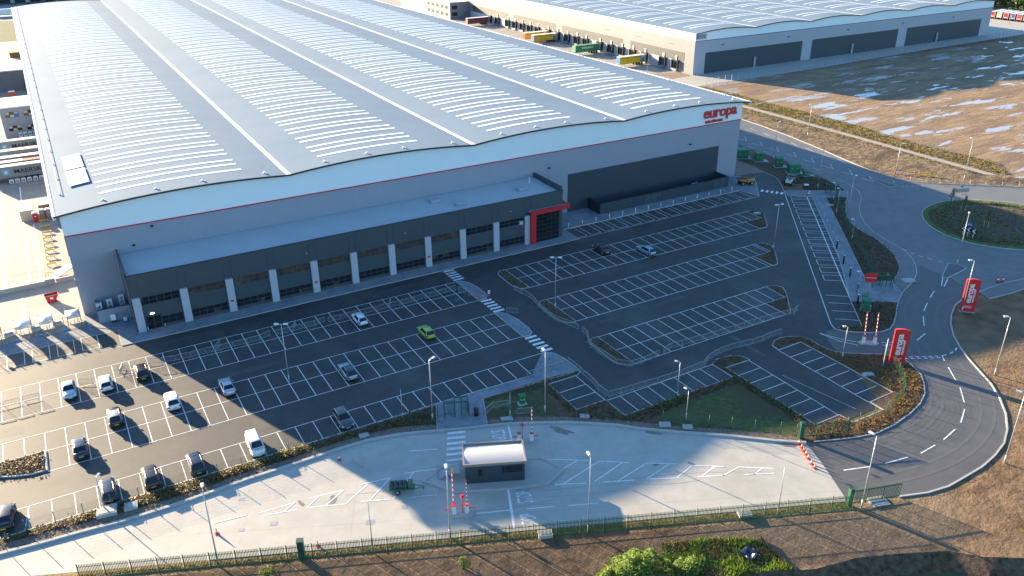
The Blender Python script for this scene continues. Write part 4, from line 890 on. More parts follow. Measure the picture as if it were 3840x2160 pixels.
car = [('saloon',PS,(-5.75,120.5),DN,'silver blue saloon parked nose-out in the sunny row, left of a white hatchback',None),
 ('hatch',PW,(-.85,120.0),UP,'sunlit white hatchback with red tail lamps between a silver saloon and a black crossover',None),
 ('suv',PK,(4.25,120.5),UP,'black crossover in the front row right at the edge of the building shadow',None),
 ('suv',PW,(6.9,109.7),UP,'white crossover in full sun in the middle row, left of a silver saloon',None),
 ('suv',PBR,(-.75,109.5),UP,'black crossover with a grey roof in the middle row, left of the white crossover',M['steeld']),
 ('saloon',PN,(-5.6,104.0),UP,'navy saloon in the sun just right of the kerbed shrub planter',None),
 ('saloon',PS,(14.6,109.6),UP,'silver saloon half in the edge of the building shadow in the middle row',None),
 ('estate',PN,(-3.3,92.75),UP,'navy estate car backed against the hedge beside two concrete pads',None),
 ('suv',PBR,(1.6,92.9),UP,'brown black crossover against the hedge between two navy cars',None),
 ('suv',PN,(7.0,92.9),UP,'navy crossover with red tail lamps against the hedge, left of the white van',None),
 ('saloon',PK,(-14.3,93.6),UP,'black saloon at the left-hand edge against the hedge, parked slightly askew',None),
 ('estate',PD,(26.6,93.0),DN,'slate grey estate parked nose to the hedge in the building shadow',None),
 ('hatch',PW,(39.05,120.3),UP,'white hatchback in shade beside the crowd barriers of the front row',None),
 ('hatch',PG,(46.9,110.2),UP,'lime green hatchback alone in the shaded middle row',None),
 ('estate',PB,(31.5,104.6),UP,'silver estate with a dark glass roof in the shaded middle row',None),
 ('coupe',PBR,(92.0,124.2),UP,'black coupe in the right-hand block nearest the office entrance',None),
 ('estate',PL,(99.4,119.0),UP,'pale blue estate in the right-hand block, two bays right of the black coupe',None)]
for kd, pm, (x,y), rz, lb, rm in car:
    Lc = CARS[kd][0]
    make_car('parked_car', lb, kd, pm, (x, y+Lc/2), rz+(R(-7) if 'askew' in lb else 0), roof_mat=M['carglass'] if 'glass roof' in lb else rm, rails=(kd in ('suv','estate')))
v = make_car('parked_van', 'small white panel van nose to the hedge with three round badges on its bonnet', 'van', PW, (14.55, 92.9+2.25), DN, cat='van')
for x, m_ in ((-.42,M['redl']),(0,M['black']),(.42,M['redl'])):
    MB().disc((x,1.86,1.105),(0,.15,1),.17,12,0,.03).build('badge', m_, v); MB().disc((x,1.86,1.122),(0,.15,1),.10,10,0,.03).build('badge_centre', M['white'], v)
MB().box(-.66,.66,-2.28,-2.2,.5,1.7).build('rear_door', PW, v)

# site dumpers
def dumper(label, loc, rz, body, skip, kit):
    t = thing('site_dumper', label, 'dumper', (*loc, .05), rz, group='site dumpers'); 
    mb = MB()  # skip: open tapered hopper, nose is +Y
    o_ = [(-.95,.2,1.0),(.95,.2,1.0),(.85,2.0,1.35),(-.85,2.0,1.35)]; tpp = [(-1.05,.0,1.75),(1.05,.0,1.75),(1.0,2.35,1.75),(-1.0,2.35,1.75)]
    mb.add(o_+tpp, [(0,1,2,3),(0,4,5,1),(1,5,6,2),(2,6,7,3),(3,7,4,0)]); mb.add([(x*.93,.08+y*.93,z-.12) for x,y,z in tpp], [(0,1,2,3)], 1)
    mb.build('skip', [skip, M['soil']], t)
    MB().box(-.7,.7,-1.9,-.2,.75,1.5).build('engine_cover', body, t); MB().box(-.45,.45,-2.1,1.6,.5,.8).build('chassis', M['black'], t)
    MB().box(-.3,.3,-1.2,-.7,1.5,1.65).build('seat', M['black'], t); MB().tube([(0,-.3,1.4),(0,-.45,1.85)],.03,5).build('steering_column', M['black'], t)
    mb = MB(); mb.tube([(-.55,-1.3,1.4),(-.55,-1.35,2.7),(.55,-1.35,2.7),(.55,-1.3,1.4)],.05,5); mb.build('roll_bar', M['black'], t)
    MB().cyl(.3,-1.6,1.5,2.0,.05,6).build('exhaust', M['black'], t)
    for sx in (-1,1):
        for wy in (1.15,-1.25):
            wl = MB().tube([(sx*.62,wy,.52),(sx*1.02,wy,.52)],.52,14).build('wheel', M['rubber'], t); MB().tube([(sx*.98,wy,.52),(sx*1.04,wy,.52)],.30,10).build('hub', M['path'], wl)
dumper('muddy orange site dumper with raised roll bar beside the corner of the building', (147.0,142.9), R(72), M['orangep'] if 'orangep' in M else mat('dumper_orange',(.62,.24,.035),.5,var=.15,scale=2), mat('muddy_orange',(.42,.20,.06),.7,var=.3,scale=2), None)
dumper('pale mud-caked site dumper facing right beside the green cabinets', (156.6,137.6), R(-60), mat('dumper_white',(.55,.56,.55),.5,var=.15,scale=2), mat('dried_mud',(.36,.33,.29),.9,var=.25,scale=2), None)

# towed water bowser
t = thing('water_bowser', 'green towed water bowser with ribbed black tank on the concrete yard', 'bowser', (27.6,77.6,.05), R(-24)); mb = MB()
for k in range(4): mb.ell((-.9+.55*k,0,1.05),.36,.62,.52,10,6)
mb.box(-1.1,.95,-.5,.5,.75,1.25); mb.build('tank', mat('tank_teal',(.020,.045,.050),.45), t); MB().box(-1.2,1.9,-.55,.55,.5,.65).build('chassis', M['greenc'], t)
MB().box(1.1,1.7,-.4,.4,.65,1.45).build('pump', mat('pump_green',(.06,.13,.06),.5), t); MB().tube([(1.9,-.4,.55),(3.1,0,.5),(1.9,.4,.55)],.05,5).build('drawbar', M['greenc'], t); MB().tube([(2.9,0,.5),(2.9,0,.05)],.05,5).build('jockey_leg', M['black'], t)
for sy in (-1,1):
    wl = MB().tube([(-.2,sy*.58,.36),(-.2,sy*.78,.36)],.36,12).build('wheel', M['rubber'], t); MB().tube([(-.2,sy*.77,.36),(-.2,sy*.80,.36)],.2,8).build('hub', M['steel'], wl)
    MB().box(-.75,.35,min(sy*.55,sy*.82),max(sy*.55,sy*.82),.74,.79).build('mudguard', M['greenc'], t)

# lorry trailers at the docks of the second warehouse (built with the rear against the dock at x = 224)
def trailer(label, y, side, front, L=13.4, lettering=None, roofc=None, container=False, panel=None, x_dock=224.1):
    t = thing('lorry_trailer', label, 'trailer', (x_dock-L, y, .03), 0, group='trailers at the loading docks')
    MB().box(0,L,-1.25,1.25,1.15,3.95).build('body', side, t); MB().box(.02,L-.02,-1.22,1.22,3.95,4.0).build('roof', roofc or M['white'], t)
    MB().box(-.04,-.003,-1.2,1.2,1.25,3.85).build('front_panel', front, t); MB().box(.4,L-.1,-.5,.5,.85,1.15).build('chassis', M['black'], t)
    for k in range(3):
        for sy in (-1,1): MB().tube([(L-4.6+1.35*k,sy*.85,.5),(L-4.6+1.35*k,sy*1.2,.5)],.5,12).build('wheel', M['rubber'], t)
    for sy in (-.8,.8): MB().box(2.6,2.75,sy-.08,sy+.08,.03,.9).build('landing_leg', M['steeld'], t)
    MB().box(L-.7,L,-1.3,1.3,1.2,3.9).build('rear_frame', M['steeld'], t)
    if lettering:
        txt, sz, x, z, m_, b = lettering; text_mesh(txt, sz, 'lettering', m_, t, frame3((x,-1.262,z),(1,0,0),(0,0,1)), bold=b)
    if panel: MB().box(L-2.6,L-1.1,-1.265,-1.251,1.45,3.4).build('logo_panel', panel, t); text_mesh('dfc', 1.1, 'logo_lettering', M['white'], t, frame3((L-1.85,-1.272,3.3),(1,0,0),(0,0,1)), bold=.02)
    return t
yel, grn, mar = mat('curtain_yellow',(.70,.42,.02),.55,var=.08,scale=1), mat('container_green',(.03,.22,.09),.5), mat('curtain_maroon',(.16,.045,.045),.6)
trailer('yellow curtain-sided trailer docked closest to the near corner of the second warehouse, beside a stair', 253.6+29.5, yel, M['blue'], lettering=('FLEET GREEN TRUCK TRAILERS',.75,5.5,3.45,M['black'],.005), panel=M['blue'])
trailer('green container trailer with white lettering at the dock of the second warehouse', 253.6+62.5, grn, grn, lettering=('EVERGREEN',1.15,6.5,2.75,M['white'],.03), container=True, roofc=grn)
trailer('yellow curtain-sided trailer in front of its twin, further along the docks', 253.6+98.3, yel, M['blue'], lettering=('FLEET GREEN TRUCK TRAILERS',.75,5.5,3.45,M['black'],.005), panel=M['blue'])
trailer('yellow curtain-sided trailer half hidden behind another yellow trailer', 253.6+106.6, yel, M['redl'], lettering=('FLEET GREEN TRUCK TRAILERS',.75,5.5,3.45,M['black'],.005))
trailer('maroon trailer at the far end of the docks near the grey office wing', 253.6+168, mar, mar)
# parked trailers beyond the far corner
cols = [('red',(.55,.03,.04)),('pale green',(.25,.52,.38)),('red',(.55,.02,.05)),('navy',(.05,.07,.26)),('red',(.58,.05,.04)),('turquoise',(.03,.42,.55)),('red',(.5,.04,.04))]
tl = ['red ended trailer nearest the wall in the far trailer row','pale green ended trailer between two red ones in the far row','red ended trailer between the pale green and navy ones in the far row','navy ended trailer in the middle of the far row','red ended trailer right of the navy one in the far row','turquoise ended trailer cut by the right-hand edge of the picture','red ended trailer just outside the right-hand edge beyond the turquoise one']
for i in range(6):
    y = 285.0-3.75*i; mm = mat('trailer_end_'+cols[i][0].replace(' ','_'), cols[i][1], .5)
    t = thing('lorry_trailer', tl[i], 'trailer', (465.5,y,.03), R(8), group='trailers in the far trailer park')
    MB().box(.1,13.4,-1.25,1.25,1.1,3.95).build('body', mm if cols[i][0] in ('navy',) else M['greenc'] if 'green' in cols[i][0] else mm, t); MB().box(0,13.4,-1.27,1.27,3.96,4.05).build('roof', M['white'], t)
    MB().box(0,.095,-1.22,1.22,1.15,3.9).build('rear_door', mm, t)
    mb = MB()
    for sy in (-1.24,1.24): mb.box(-.02,.05,sy-.06,sy+.06,.9,3.95)
    mb.build('door_frame', M['white'], t); MB().box(-.03,-.003,-.7,.7,1.4,1.8).build('number_plate', M['platew'], t)
    for k in range(3):
        for sy in (-.95,.95): MB().tube([(1.6+1.3*k,sy-.15,.5),(1.6+1.3*k,sy+.15,.5)],.5,10).build('wheel', M['rubber'], t)
# ------------------------------------------------------------------ street lamps
def lamp(label, loc, h, heads, yaw, arm=.35, name='street_lamp', slim=False, z0=0.0):
    t = thing(name, label, 'street lamp', (*loc, z0), yaw, group='lamp posts')
    r = .06 if slim else .085
    MB().tube([(0,0,0),(0,0,1.2)], r*1.35, 8).build('base', M['column'], t); MB().tube([(0,0,1.2),(0,0,h)], r, 8, r1=r*.62).build('column', M['column'], t)
    for i in range(heads):
        s_ = 1 if i == 0 else -1
        MB().tube([(0,0,h-.05),(s_*arm*.5,0,h+.12),(s_*arm,0,h+.13)], .045, 5).build('arm', M['column'], t)
        mb = MB(); x0, x1 = sorted((s_*arm, s_*(arm+(.45 if slim else .65)))); mb.add([(x0,-.14,h+.08),(x1,-.2,h+.09),(x1,.2,h+.09),(x0,.14,h+.08),(x0,-.10,h+.20),(x1,-.14,h+.24),(x1,.14,h+.24),(x0,.10,h+.20)], [(0,3,2,1),(4,5,6,7),(0,1,5,4),(1,2,6,5),(2,3,7,6),(3,0,4,7)])
        MBh = mb.build('lamp_head', M['lensw'], t)
    if not heads: MB().cyl(0,0,h,h+.12,r*.8,6).build('cap', M['column'], t)
    return t
LA = [
 ('twin-headed lamp post standing in the middle parking row near the silver estate',(23.1,109.4),9.7,2,R(150),.036),
 ('tall single lamp post in the hedge just left of the green turnstile',(37.4,89.2),9.6,1,R(20),.1),
 ('tall single lamp post in the planting right of the green turnstile',(51.8,83.0),9.7,1,R(80),.1),
 ('twin-headed lamp post at the kerbed tip left of the second bay block',(70.2,109.4),9.7,2,R(-35),.1),
 ('mid-height lamp post in the hedge behind the lower right parking bays',(70.1,76.5),6.0,1,R(140),.1),
 ('short lamp post on the dark lawn above the concrete yard',(67.6,71.6),4.8,1,R(100),.1),
 ('tall lamp post inside the palisade fence left of the gatehouse barriers',(29.4,67.1),9.4,1,R(70),.08),
 ('tall lamp post inside the palisade fence level with the right end of the gatehouse',(43.3,59.9),10.5,1,R(75),.08),
 ('tall lamp post inside the palisade fence near a lone cone on the sunlit concrete',(5.7,76.1),10.2,1,R(80),.08),
 ('shorter camera post inside the palisade fence beside the green post box',(21.0,69.3),7.0,0,0,.08),
 ('slim camera post inside the palisade fence near its right-hand end',(64.0,51.2),7.1,0,0,.08),
 ('tall lamp post beside the open green palisade gate',(73.7,47.3),10.2,1,R(95),0),
 ('tall lamp post on bare earth on the outside of the road bend',(96.3,44.0),10.3,1,R(110),0),
 ('tall lamp post on bare earth below the farther red totem sign',(115.2,57.5),9.8,1,R(150),0),
 ('tall lamp post overlapping the farther red totem sign',(129.7,72.8),9.7,1,R(150),0),
 ('tall lamp post on the triangular traffic island',(146.8,85.6),10.4,1,R(30),.12),
 ('short lamp post in the bed behind the double row of bays at the entrance',(99.3,72.2),5.7,1,R(160),.1),
 ('tall lamp post at the back of the footway beside the roundabout',(148.0,112.9),10.1,1,R(10),.1),
 ('lamp post in the green bed beside the waste bin and cabinets',(159.5,131.4),9.4,1,R(20),.1),
 ('short lamp post beside the upper green turnstile',(156.0,123.5),4.3,1,R(160),.1),
 ('short lamp post in the strip bed between pavement and footway',(149.7,117.2),5.9,1,R(170),.1),
 ('short lamp post against the green mesh fence in the strip bed',(139.8,104.6),4.6,1,R(150),.1),
 ('twin-headed lamp post at the tip of the island by the access lane',(122.2,109.2),9.6,2,R(-10),.1),
 ('short lamp post next to the red notice board and lower turnstile',(119.7,86.4),4.6,1,R(160),.12),
 ('tall lamp post at the tip of the far splitter island on the estate road',(177.2,123.7),10.3,1,R(-20),.12),
 ('tall lamp post on the muddy verge beyond the roundabout',(196.1,117.7),10.6,1,R(170),0),
 ('tall lamp post beside the cabinets at the corner of the big warehouse',(168.4,154.6),10.2,1,R(10),.0),
 ('lamp post on the muddy verge by the path near the warehouse corner',(194.2,166.5),9.5,1,R(180),0),
 ('lamp post by the far trailer park',(444.2,261.7),8.0,1,R(30),0),
 ('white lamp post beside the dock stair of the second warehouse',(213.1,266.6),7.2,1,R(0),0),
 ('short post with square light on the concrete pad in the left hedge',(-4.1,91.8),4.8,1,R(60),.1),
 ('thin pole in the hedge left of the tall turnstile lamp post',(33.9,91.5),4.8,0,0,.1),
 ('thin pole between the pipe barrier and the tall lamp post on the dark lawn',(47.0,84.4),4.0,0,0,.1)]
for lb, loc, h, nh, yaw, z0 in LA: lamp(lb, loc, h, nh, yaw, slim=h < 8, z0=z0)
t = thing('camera_pole', 'plain white pole in the planting left of the nearer red totem sign', 'pole', (103.1,67.7,.1)); MB().cyl(0,0,0,4.6,.07,8,r1=.05).build('shaft', M['white'], t); MB().cyl(0,0,4.6,4.7,.06,6).build('cap', M['column'], t)

# ------------------------------------------------------------------ crowd barriers
def barrier_proto():
    t = thing('crowd_barrier', 'x', 'barrier', (0,0,0)); L, H = 2.1, 1.08
    mb = MB(); mb.tube([(-L/2,0,.22),(-L/2,0,H-.12),(-L/2+.12,0,H),(L/2-.12,0,H),(L/2,0,H-.12),(L/2,0,.22),(-L/2,0,.22)], .032, 5)
    for i in range(15): x = -L/2+.14*(i+1)-.02; mb.tube([(x,0,.23),(x,0,H-.02)], .012, 4, caps=False)
    mb.build('frame', M['steeld'], t)
    for x in (-L/2+.2,L/2-.2): MB().tube([(x,-.32,.03),(x,-.2,.16),(x,0,.22),(x,.2,.16),(x,.32,.03)], .022, 4).build('foot', M['steeld'], t)
    return t
BP = barrier_proto(); bp_used = [False]
def barrier(a, b, label, group, z=.036, off=0):
    c = ((a[0]+b[0])/2, (a[1]+b[1])/2, z); rz = math.atan2(b[1]-a[1], b[0]-a[0])
    if not bp_used[0]:
        bp_used[0] = True; BP.location = c; BP.rotation_euler = (0,0,rz); BP['label'] = label; BP['group'] = group; return
    dup(BP, c, rz, label, group)
def run(pts, where, start, z=.036):
    g = 'crowd barriers '+where
    for i in range(len(pts)-1):
        barrier(pts[i], pts[i+1], '%s crowd barrier from %s, %s' % (ordn(i), start, where), g, z)
run([(-16.6,123.3),(-14.4,123.2),(-12.0,123.3),(-9.4,123.2)], 'across the sunny front row', 'the left edge')
barrier((-4.4,124.4),(-2.4,123.4),'crowd barrier between the silver saloon and the white hatchback in the sun','crowd barriers across the sunny front row')
barrier((1.2,125.6),(3.0,124.6),'crowd barrier leaning out beside the black crossover','crowd barriers across the sunny front row')
barrier((1.4,124.4),(2.0,126.3),'crowd barrier set square to another next to the white hatchback','crowd barriers across the sunny front row')
run([(5.2,125.6),(7.3,124.9)], 'at the shadow edge', 'the black crossover')
run([(7.3,124.9),(9.5,124.5),(11.7,124.4),(13.9,124.4),(16.1,124.3),(18.2,124.4),(20.5,124.3),(22.5,124.4),(24.5,125.2)], 'shaded line left of the twin lamp', 'the shadow edge')
run([(25.2,124.8),(27.4,124.6),(29.8,124.7),(31.9,124.7),(33.7,125.2)], 'shaded line right of that lamp', 'the twin lamp')
run([(34.2,124.7),(36.4,124.6),(38.5,124.7),(40.7,124.6),(43.0,124.6),(45.2,124.6),(47.4,124.5),(49.7,124.6),(52.0,124.8),(54.3,124.6),(56.5,125.0),(58.6,125.0)], 'behind the shaded white hatchback', 'the left end')
run([(58.7,124.8),(59.5,122.2),(60.2,119.8)], 'beside the first paved island', 'the bays')
barrier((15.5,124.5),(16.6,126.2),'crowd barrier braced across another in the shaded front row','crossed barriers'); barrier((28.2,124.8),(29.2,126.6),'crossed crowd barrier just right of the twin lamp post','crossed barriers'); barrier((45.4,124.8),(46.4,126.6),'crossed crowd barrier at the middle of the long shaded line','crossed barriers')
run([(67.8,119.6),(68.1,117.6),(68.6,115.6),(68.4,113.4),(68.0,111.4),(67.9,109.4),(67.8,107.4),(67.9,105.2),(68.9,103.0),(69.4,100.9)], 'down the left side of the right blocks', 'the offices')
run([(69.6,100.0),(69.4,98.2),(68.4,96.6),(67.8,95.0),(67.8,92.9),(68.0,90.8),(68.1,88.7),(69.6,87.0),(71.6,86.9),(73.6,87.1),(75.7,87.5)], 'round the third kerbed island', 'its upper end')
run([(76.6,87.6),(78.6,88.3),(80.7,88.0),(82.9,88.0),(84.9,87.8),(87.0,87.7),(89.2,87.7),(91.4,87.5),(93.6,87.6),(95.8,87.6),(98.0,87.5),(100.2,87.4),(102.4,87.3),(104.4,86.9),(106.0,87.6)], 'along the foot of the lowest bay block', 'the left')
run([(54.4,92.3),(56.5,92.3),(58.7,92.4),(61.0,92.2)], 'on the pavement by the third crossing', 'the left end')
run([(62.0,92.8),(62.1,90.7),(62.0,88.5),(62.0,86.3),(61.6,84.0),(61.7,81.9)], 'down the side of the short bays', 'the pavement end')
run([(61.8,81.7),(63.8,81.5),(65.9,81.4),(68.0,81.3),(70.2,81.1),(72.4,81.1),(74.7,81.1),(77.0,81.2),(79.3,81.4),(81.5,82.5),(83.8,83.0),(86.1,83.2),(88.4,83.0),(90.6,82.7),(92.8,82.6),(95.0,82.9),(97.3,82.8)], 'along the lower right aisle', 'the left corner')
barrier((44.5,86.8),(46.1,87.6),'crowd barrier nearest the paved gap on the dark lawn by the turnstile','lawn barriers',.11); barrier((46.3,87.4),(48.1,87.0),'crowd barrier over a brown pipe on the dark lawn','lawn barriers',.11); barrier((48.1,84.5),(50.0,83.7),'crowd barrier standing alone on the dark lawn below the green cabinet','lawn barriers',.11)
barrier((28.9,75.2),(30.9,74.3),'crowd barrier alone on the concrete left of the gatehouse island','yard barriers',.05); barrier((24.6,86.0),(25.2,84.1),'crowd barrier standing end-on on the shaded concrete near a cone','yard barriers',.05); barrier((62.3,112.4),(63.6,111.2),'crowd barrier beside the middle paved island','island barriers')
t = thing('drain_pipe', 'brown plastic pipe lying on the dark lawn behind a barrier', 'pipe', (47.8,87.6,.2), R(-10)); MB().tube([(-1.6,0,0),(1.6,0,0)],.12,8).build('barrel', M['redpave'], t); MB().tube([(1.5,0,0),(1.75,0,0)],.16,8).build('socket', M['redpave'], t)

# ------------------------------------------------------------------ cones
def cone_proto(label, loc, z, g):
    t = thing('traffic_cone', label, 'cone', (*loc, z), 0, group=g); MB().box(-.24,.24,-.24,.24,0,.05).build('base', M['orange'], t)
    MB().tube([(0,0,.05),(0,0,.78)], .17, 10, r1=.035).build('body', M['orange'], t); MB().tube([(0,0,.32),(0,0,.55)], .128, 10, r1=.082).build('reflective_band', M['white'], t); return t
cones = [((76.9,59.9),'traffic cone at the top of the line beside the green gate post'),((76.5,59.1),'second traffic cone down the line across the yard exit'),((76.2,58.5),'third traffic cone down the line across the yard exit'),((75.9,57.8),'fourth traffic cone down the line across the yard exit'),((75.5,57.1),'fifth traffic cone down the line across the yard exit'),((75.0,56.1),'sixth traffic cone down the line across the yard exit'),((74.7,55.3),'last traffic cone at the lower end of the line across the yard exit'),
 ((6.6,81.2),'lone traffic cone on sunlit concrete near the tall left lamp post'),((23.3,87.3),'lone traffic cone by the kerb at the edge of the building shadow'),((16.0,73.4),'traffic cone behind the palisade fence right of the green post box')]
c0 = cone_proto(cones[0][1], cones[0][0], .045, 'traffic cones')
for loc, lb in cones[1:]: dup(c0, (*loc,.045), 0, lb)

# ------------------------------------------------------------------ bollards and posts
def post(name, label, loc, h, r, m_, z=.12, group=None, topm=None):
    t = thing(name, label, 'bollard', (*loc,z), 0, group); MB().cyl(0,0,0,h,r,8).build('shaft', m_, t); MB().cyl(0,0,h,h+.06,r*1.1,8).build('cap', topm or m_, t); return t
p0 = None
for i in range(14):
    lb = '%s slim steel bollard from the office entrance along the bin store bays' % ordn(i); loc = (93.4+3.62*i,140.75)
    if not p0: p0 = post('bollard', lb, loc, 1.0, .07, M['white'], group='steel bollards at the wide bays')
    else: dup(p0, (*loc,.12), 0, lb)
p0 = None
for i in range(12):
    lb = '%s slim steel bollard down the angled bays from the red barrier frame' % ordn(i); loc = (151.9-2.26*i+.25,125.2-2.78*i-.1)
    if not p0: p0 = post('bollard', lb, loc, 1.0, .07, M['pillar'], group='steel bollards at the angled bays')
    else: dup(p0, (*loc,.12), 0, lb)
for i,(x,y) in enumerate(((133.7,103.2),(128.8,97.3),(125.1,92.6),(120.7,87.2),(117.0,84.1))):
    post('charging_post', ['black charging post topmost beside the angled bays','second black charging post down the angled bays','third black charging post down the angled bays','black charging post at the lower end of the angled bays','black charging post in the shrub bed by the green cabinet'][i], (x,y), 1.7, .16, M['black'], group='charging posts', topm=M['white'])
for i in range(9):
    x = -1.2-3.58*i; t = thing('parking_sign', '%s small blue parking sign from the building along the sunny pavement' % ordn(i), 'sign', (x,141.4,.12), 0, group='small blue parking signs'); MB().cyl(0,0,0,1.3,.04,6).build('post', M['column'], t); MB().box(-.28,.28,-.04,.02,1.25,1.65).build('sign_face', M['blue'], t)

# ------------------------------------------------------------------ totem signs and notice boards
def totem(label, a, b, h, small, th=.7):
    dx, dy = b[0]-a[0], b[1]-a[1]; w_ = math.hypot(dx,dy); t = thing('totem_sign', label, 'totem sign', ((a[0]+b[0])/2,(a[1]+b[1])/2,.05), math.atan2(dy,dx), group='red totem signs')
    n = 8; top = [(-w_/2+w_*i/n, h+.16*math.sin(math.pi*i/n)) for i in range(n+1)]
    f = [(-w_/2,-.18,0),(w_/2,-.18,0)]+[(x,-.18,z) for x,z in reversed(top)]; bk = [(x,.18,z) for x,_,z in f]; k = len(f)
    MB().add(f+bk, [tuple(range(k)), tuple(range(2*k-1,k-1,-1))]+[(i,k+i,k+(i+1)%k,(i+1)%k) for i in range(k)]).build('panel', M['redl'], t)
    text_mesh('europa', 1.35, 'lettering', M['white'], t, frame3((-.22,-.20,h*.58),(0,0,1),(-1,0,0)), bold=.035, extrude=.01, spacing=.93, xs=1.0)
    text_mesh('warehouse', .55, 'lettering', M['white'], t, frame3((.46,-.20,h*.50),(0,0,1),(-1,0,0)), bold=.012, extrude=.01)
    text_mesh(small, .26, 'small_lettering', M['white'], t, frame3((-.05,-.20,h*.16),(1,0,0),(0,0,1)), bold=.006, extrude=.01)
    MB().box(-w_/2-.1,w_/2+.1,-.35,.35,-.05,.06).build('plinth', M['kerb'], t)
totem('nearer red totem sign with vertical white lettering behind the green mesh fence', (104.55,67.85), (106.15,66.35), 5.9, 'Have a safe\njourney')
totem('farther red totem sign with vertical white lettering on bare earth by the road', (129.9,73.35), (131.55,71.85), 6.0, 'Thank you\nfor visiting')
t = thing('notice_board', 'square red notice board on a tall post behind the lower turnstile', 'notice board', (120.6,84.9,.12), R(-38)); MB().cyl(0,0,0,3.2,.07,6).build('post', M['column'], t); MB().box(-1.0,1.0,-.08,-.02,3.0,4.7).build('board', M['redl'], t); MB().box(-.9,.9,-.10,-.085,3.8,3.86).build('rule', M['white'], t)
t = thing('direction_sign', 'back of a long grey direction sign on three posts above the roundabout', 'road sign', (181.7,109.1,.2), R(-22)); MB().box(-2.0,2.0,-.03,.03,1.6,2.6).build('panel', M['steeld'], t); MB().disc((.1,0,3.2),(0,1,0),.45,14).build('roundel', M['steeld'], t)
for x in (-1.7,.1,1.5): MB().cyl(x,.05,0,2.7 if x != .1 else 3.3,.05,6).build('post', M['column'], t)
for i,(x,y) in enumerate(((161.1,94.3),(161.3,93.3),(161.4,92.2))):
    t = thing('chevron_sign', ['black and white chevron board at the left of three on the roundabout','black and white chevron board in the middle of three on the roundabout','black and white chevron board at the right of three on the roundabout'][i], 'road sign', (x,y,.25), R(-48), group='chevron boards'); MB().cyl(0,.05,0,1.6,.05,6).build('post', M['white'], t); MB().box(-.55,.55,-.03,.03,1.2,2.2).build('board', M['black'], t)
    MB().add([(-.35,-.04,1.7),(.1,-.04,1.25),(.4,-.04,1.25),(-.05,-.04,1.7),(.4,-.04,2.15),(.1,-.04,2.15)],[(0,1,2,3),(0,3,4,5)]).build('chevron', M['white'], t)
t = thing('keep_left_sign', 'round blue arrow sign rising behind the three chevron boards', 'road sign', (161.7,93.6,.25), R(-48)); MB().cyl(0,.05,0,2.6,.05,6).build('post', M['white'], t); MB().disc((0,-.02,2.6),(0,1,0),.5,16).build('disc', M['blue'], t); MB().box(-.3,.3,-.05,-.035,2.55,2.66).build('arrow', M['white'], t)
# green cabinets
def cabinet(label, loc, rz, w_, d, h, pad):
    t = thing('utility_cabinet', label, 'cabinet', (*loc,.10), rz, group='green utility cabinets'); MB().box(-w_/2,w_/2,-d/2,d/2,.12,h).build('case', M['greenc'], t)
    MB().add([(-w_/2-.1,-d/2-.1,h),(w_/2+.1,-d/2-.1,h),(w_/2+.1,d/2+.1,h),(-w_/2-.1,d/2+.1,h),(-w_/2-.1,-d/2-.1,h+.1),(w_/2+.1,-d/2-.1,h+.1),(w_/2+.1,d/2+.1,h+.22),(-w_/2-.1,d/2+.1,h+.22)],[(0,3,2,1),(4,5,6,7),(0,1,5,4),(1,2,6,5),(2,3,7,6),(3,0,4,7)]).build('lid', M['greenc'], t)
    MB().box(-w_/2-.25,w_/2+.25+pad,-d/2-.25,d/2+.25,-.05,.12).build('plinth', M['kerb'], t)
    for x in (-w_/4,w_/4): MB().box(x-.10,x+.10,-d/2-.02,-d/2-.003,h*.55,h*.55+.22).build('warning_label', M['yellow'], t)
    MB().box(-.02,.02,-d/2-.012,-d/2-.002,.2,h-.1).build('door_seam', M['black'], t)
cabinet('green cabinet closest to the warehouse corner with a pale lid', (162.3,160.3), R(-30), 3.0, 2.4, 2.4, .6)
cabinet('narrow green cabinet second from the warehouse corner', (163.9,155.6), R(-30), 1.9, 1.7, 2.3, 1.2)
cabinet('tall narrow green cabinet with white labels in the middle of the row', (164.7,149.2), R(-30), 1.8, 1.5, 2.4, 1.0)
cabinet('broad green cabinet beside the pale dumper', (163.9,143.4), R(-25), 2.9, 1.9, 2.4, .8)
cabinet('low green cabinet at the lower end of the row', (164.7,139.9), R(-25), 1.2, 1.0, 1.3, 1.4)
cabinet('green cabinet in the shrub bed beside the red and white booms', (116.4,81.9), R(35), 1.5, 1.3, 1.8, .9)
cabinet('dark green low cabinet behind the shrub bed by the turnstile', (119.0,84.2), R(35), 1.2, .9, 1.1, 0)
cabinet('small green cabinet with a white base on the dark lawn', (50.2,86.6), R(-10), .8, .6, 1.3, 0)
t = thing('litter_bin', 'black litter bin on the paved gap beside the turnstile', 'bin', (43.2,87.3,.12), R(-20)); MB().cyl(0,0,0,1.0,.32,10,r1=.38).build('tub', M['black'], t); MB().cyl(0,0,1.0,1.08,.42,10).build('rim', M['black'], t)
t = thing('grit_bin', 'dark bin with white lid in the bed by the cabinets', 'bin', (157.6,133.3,.1), R(-30)); MB().box(-.5,.5,-.4,.4,0,.75).build('tub', M['black'], t); MB().box(-.55,.55,-.45,.45,.75,.9).build('lid', M['white'], t)
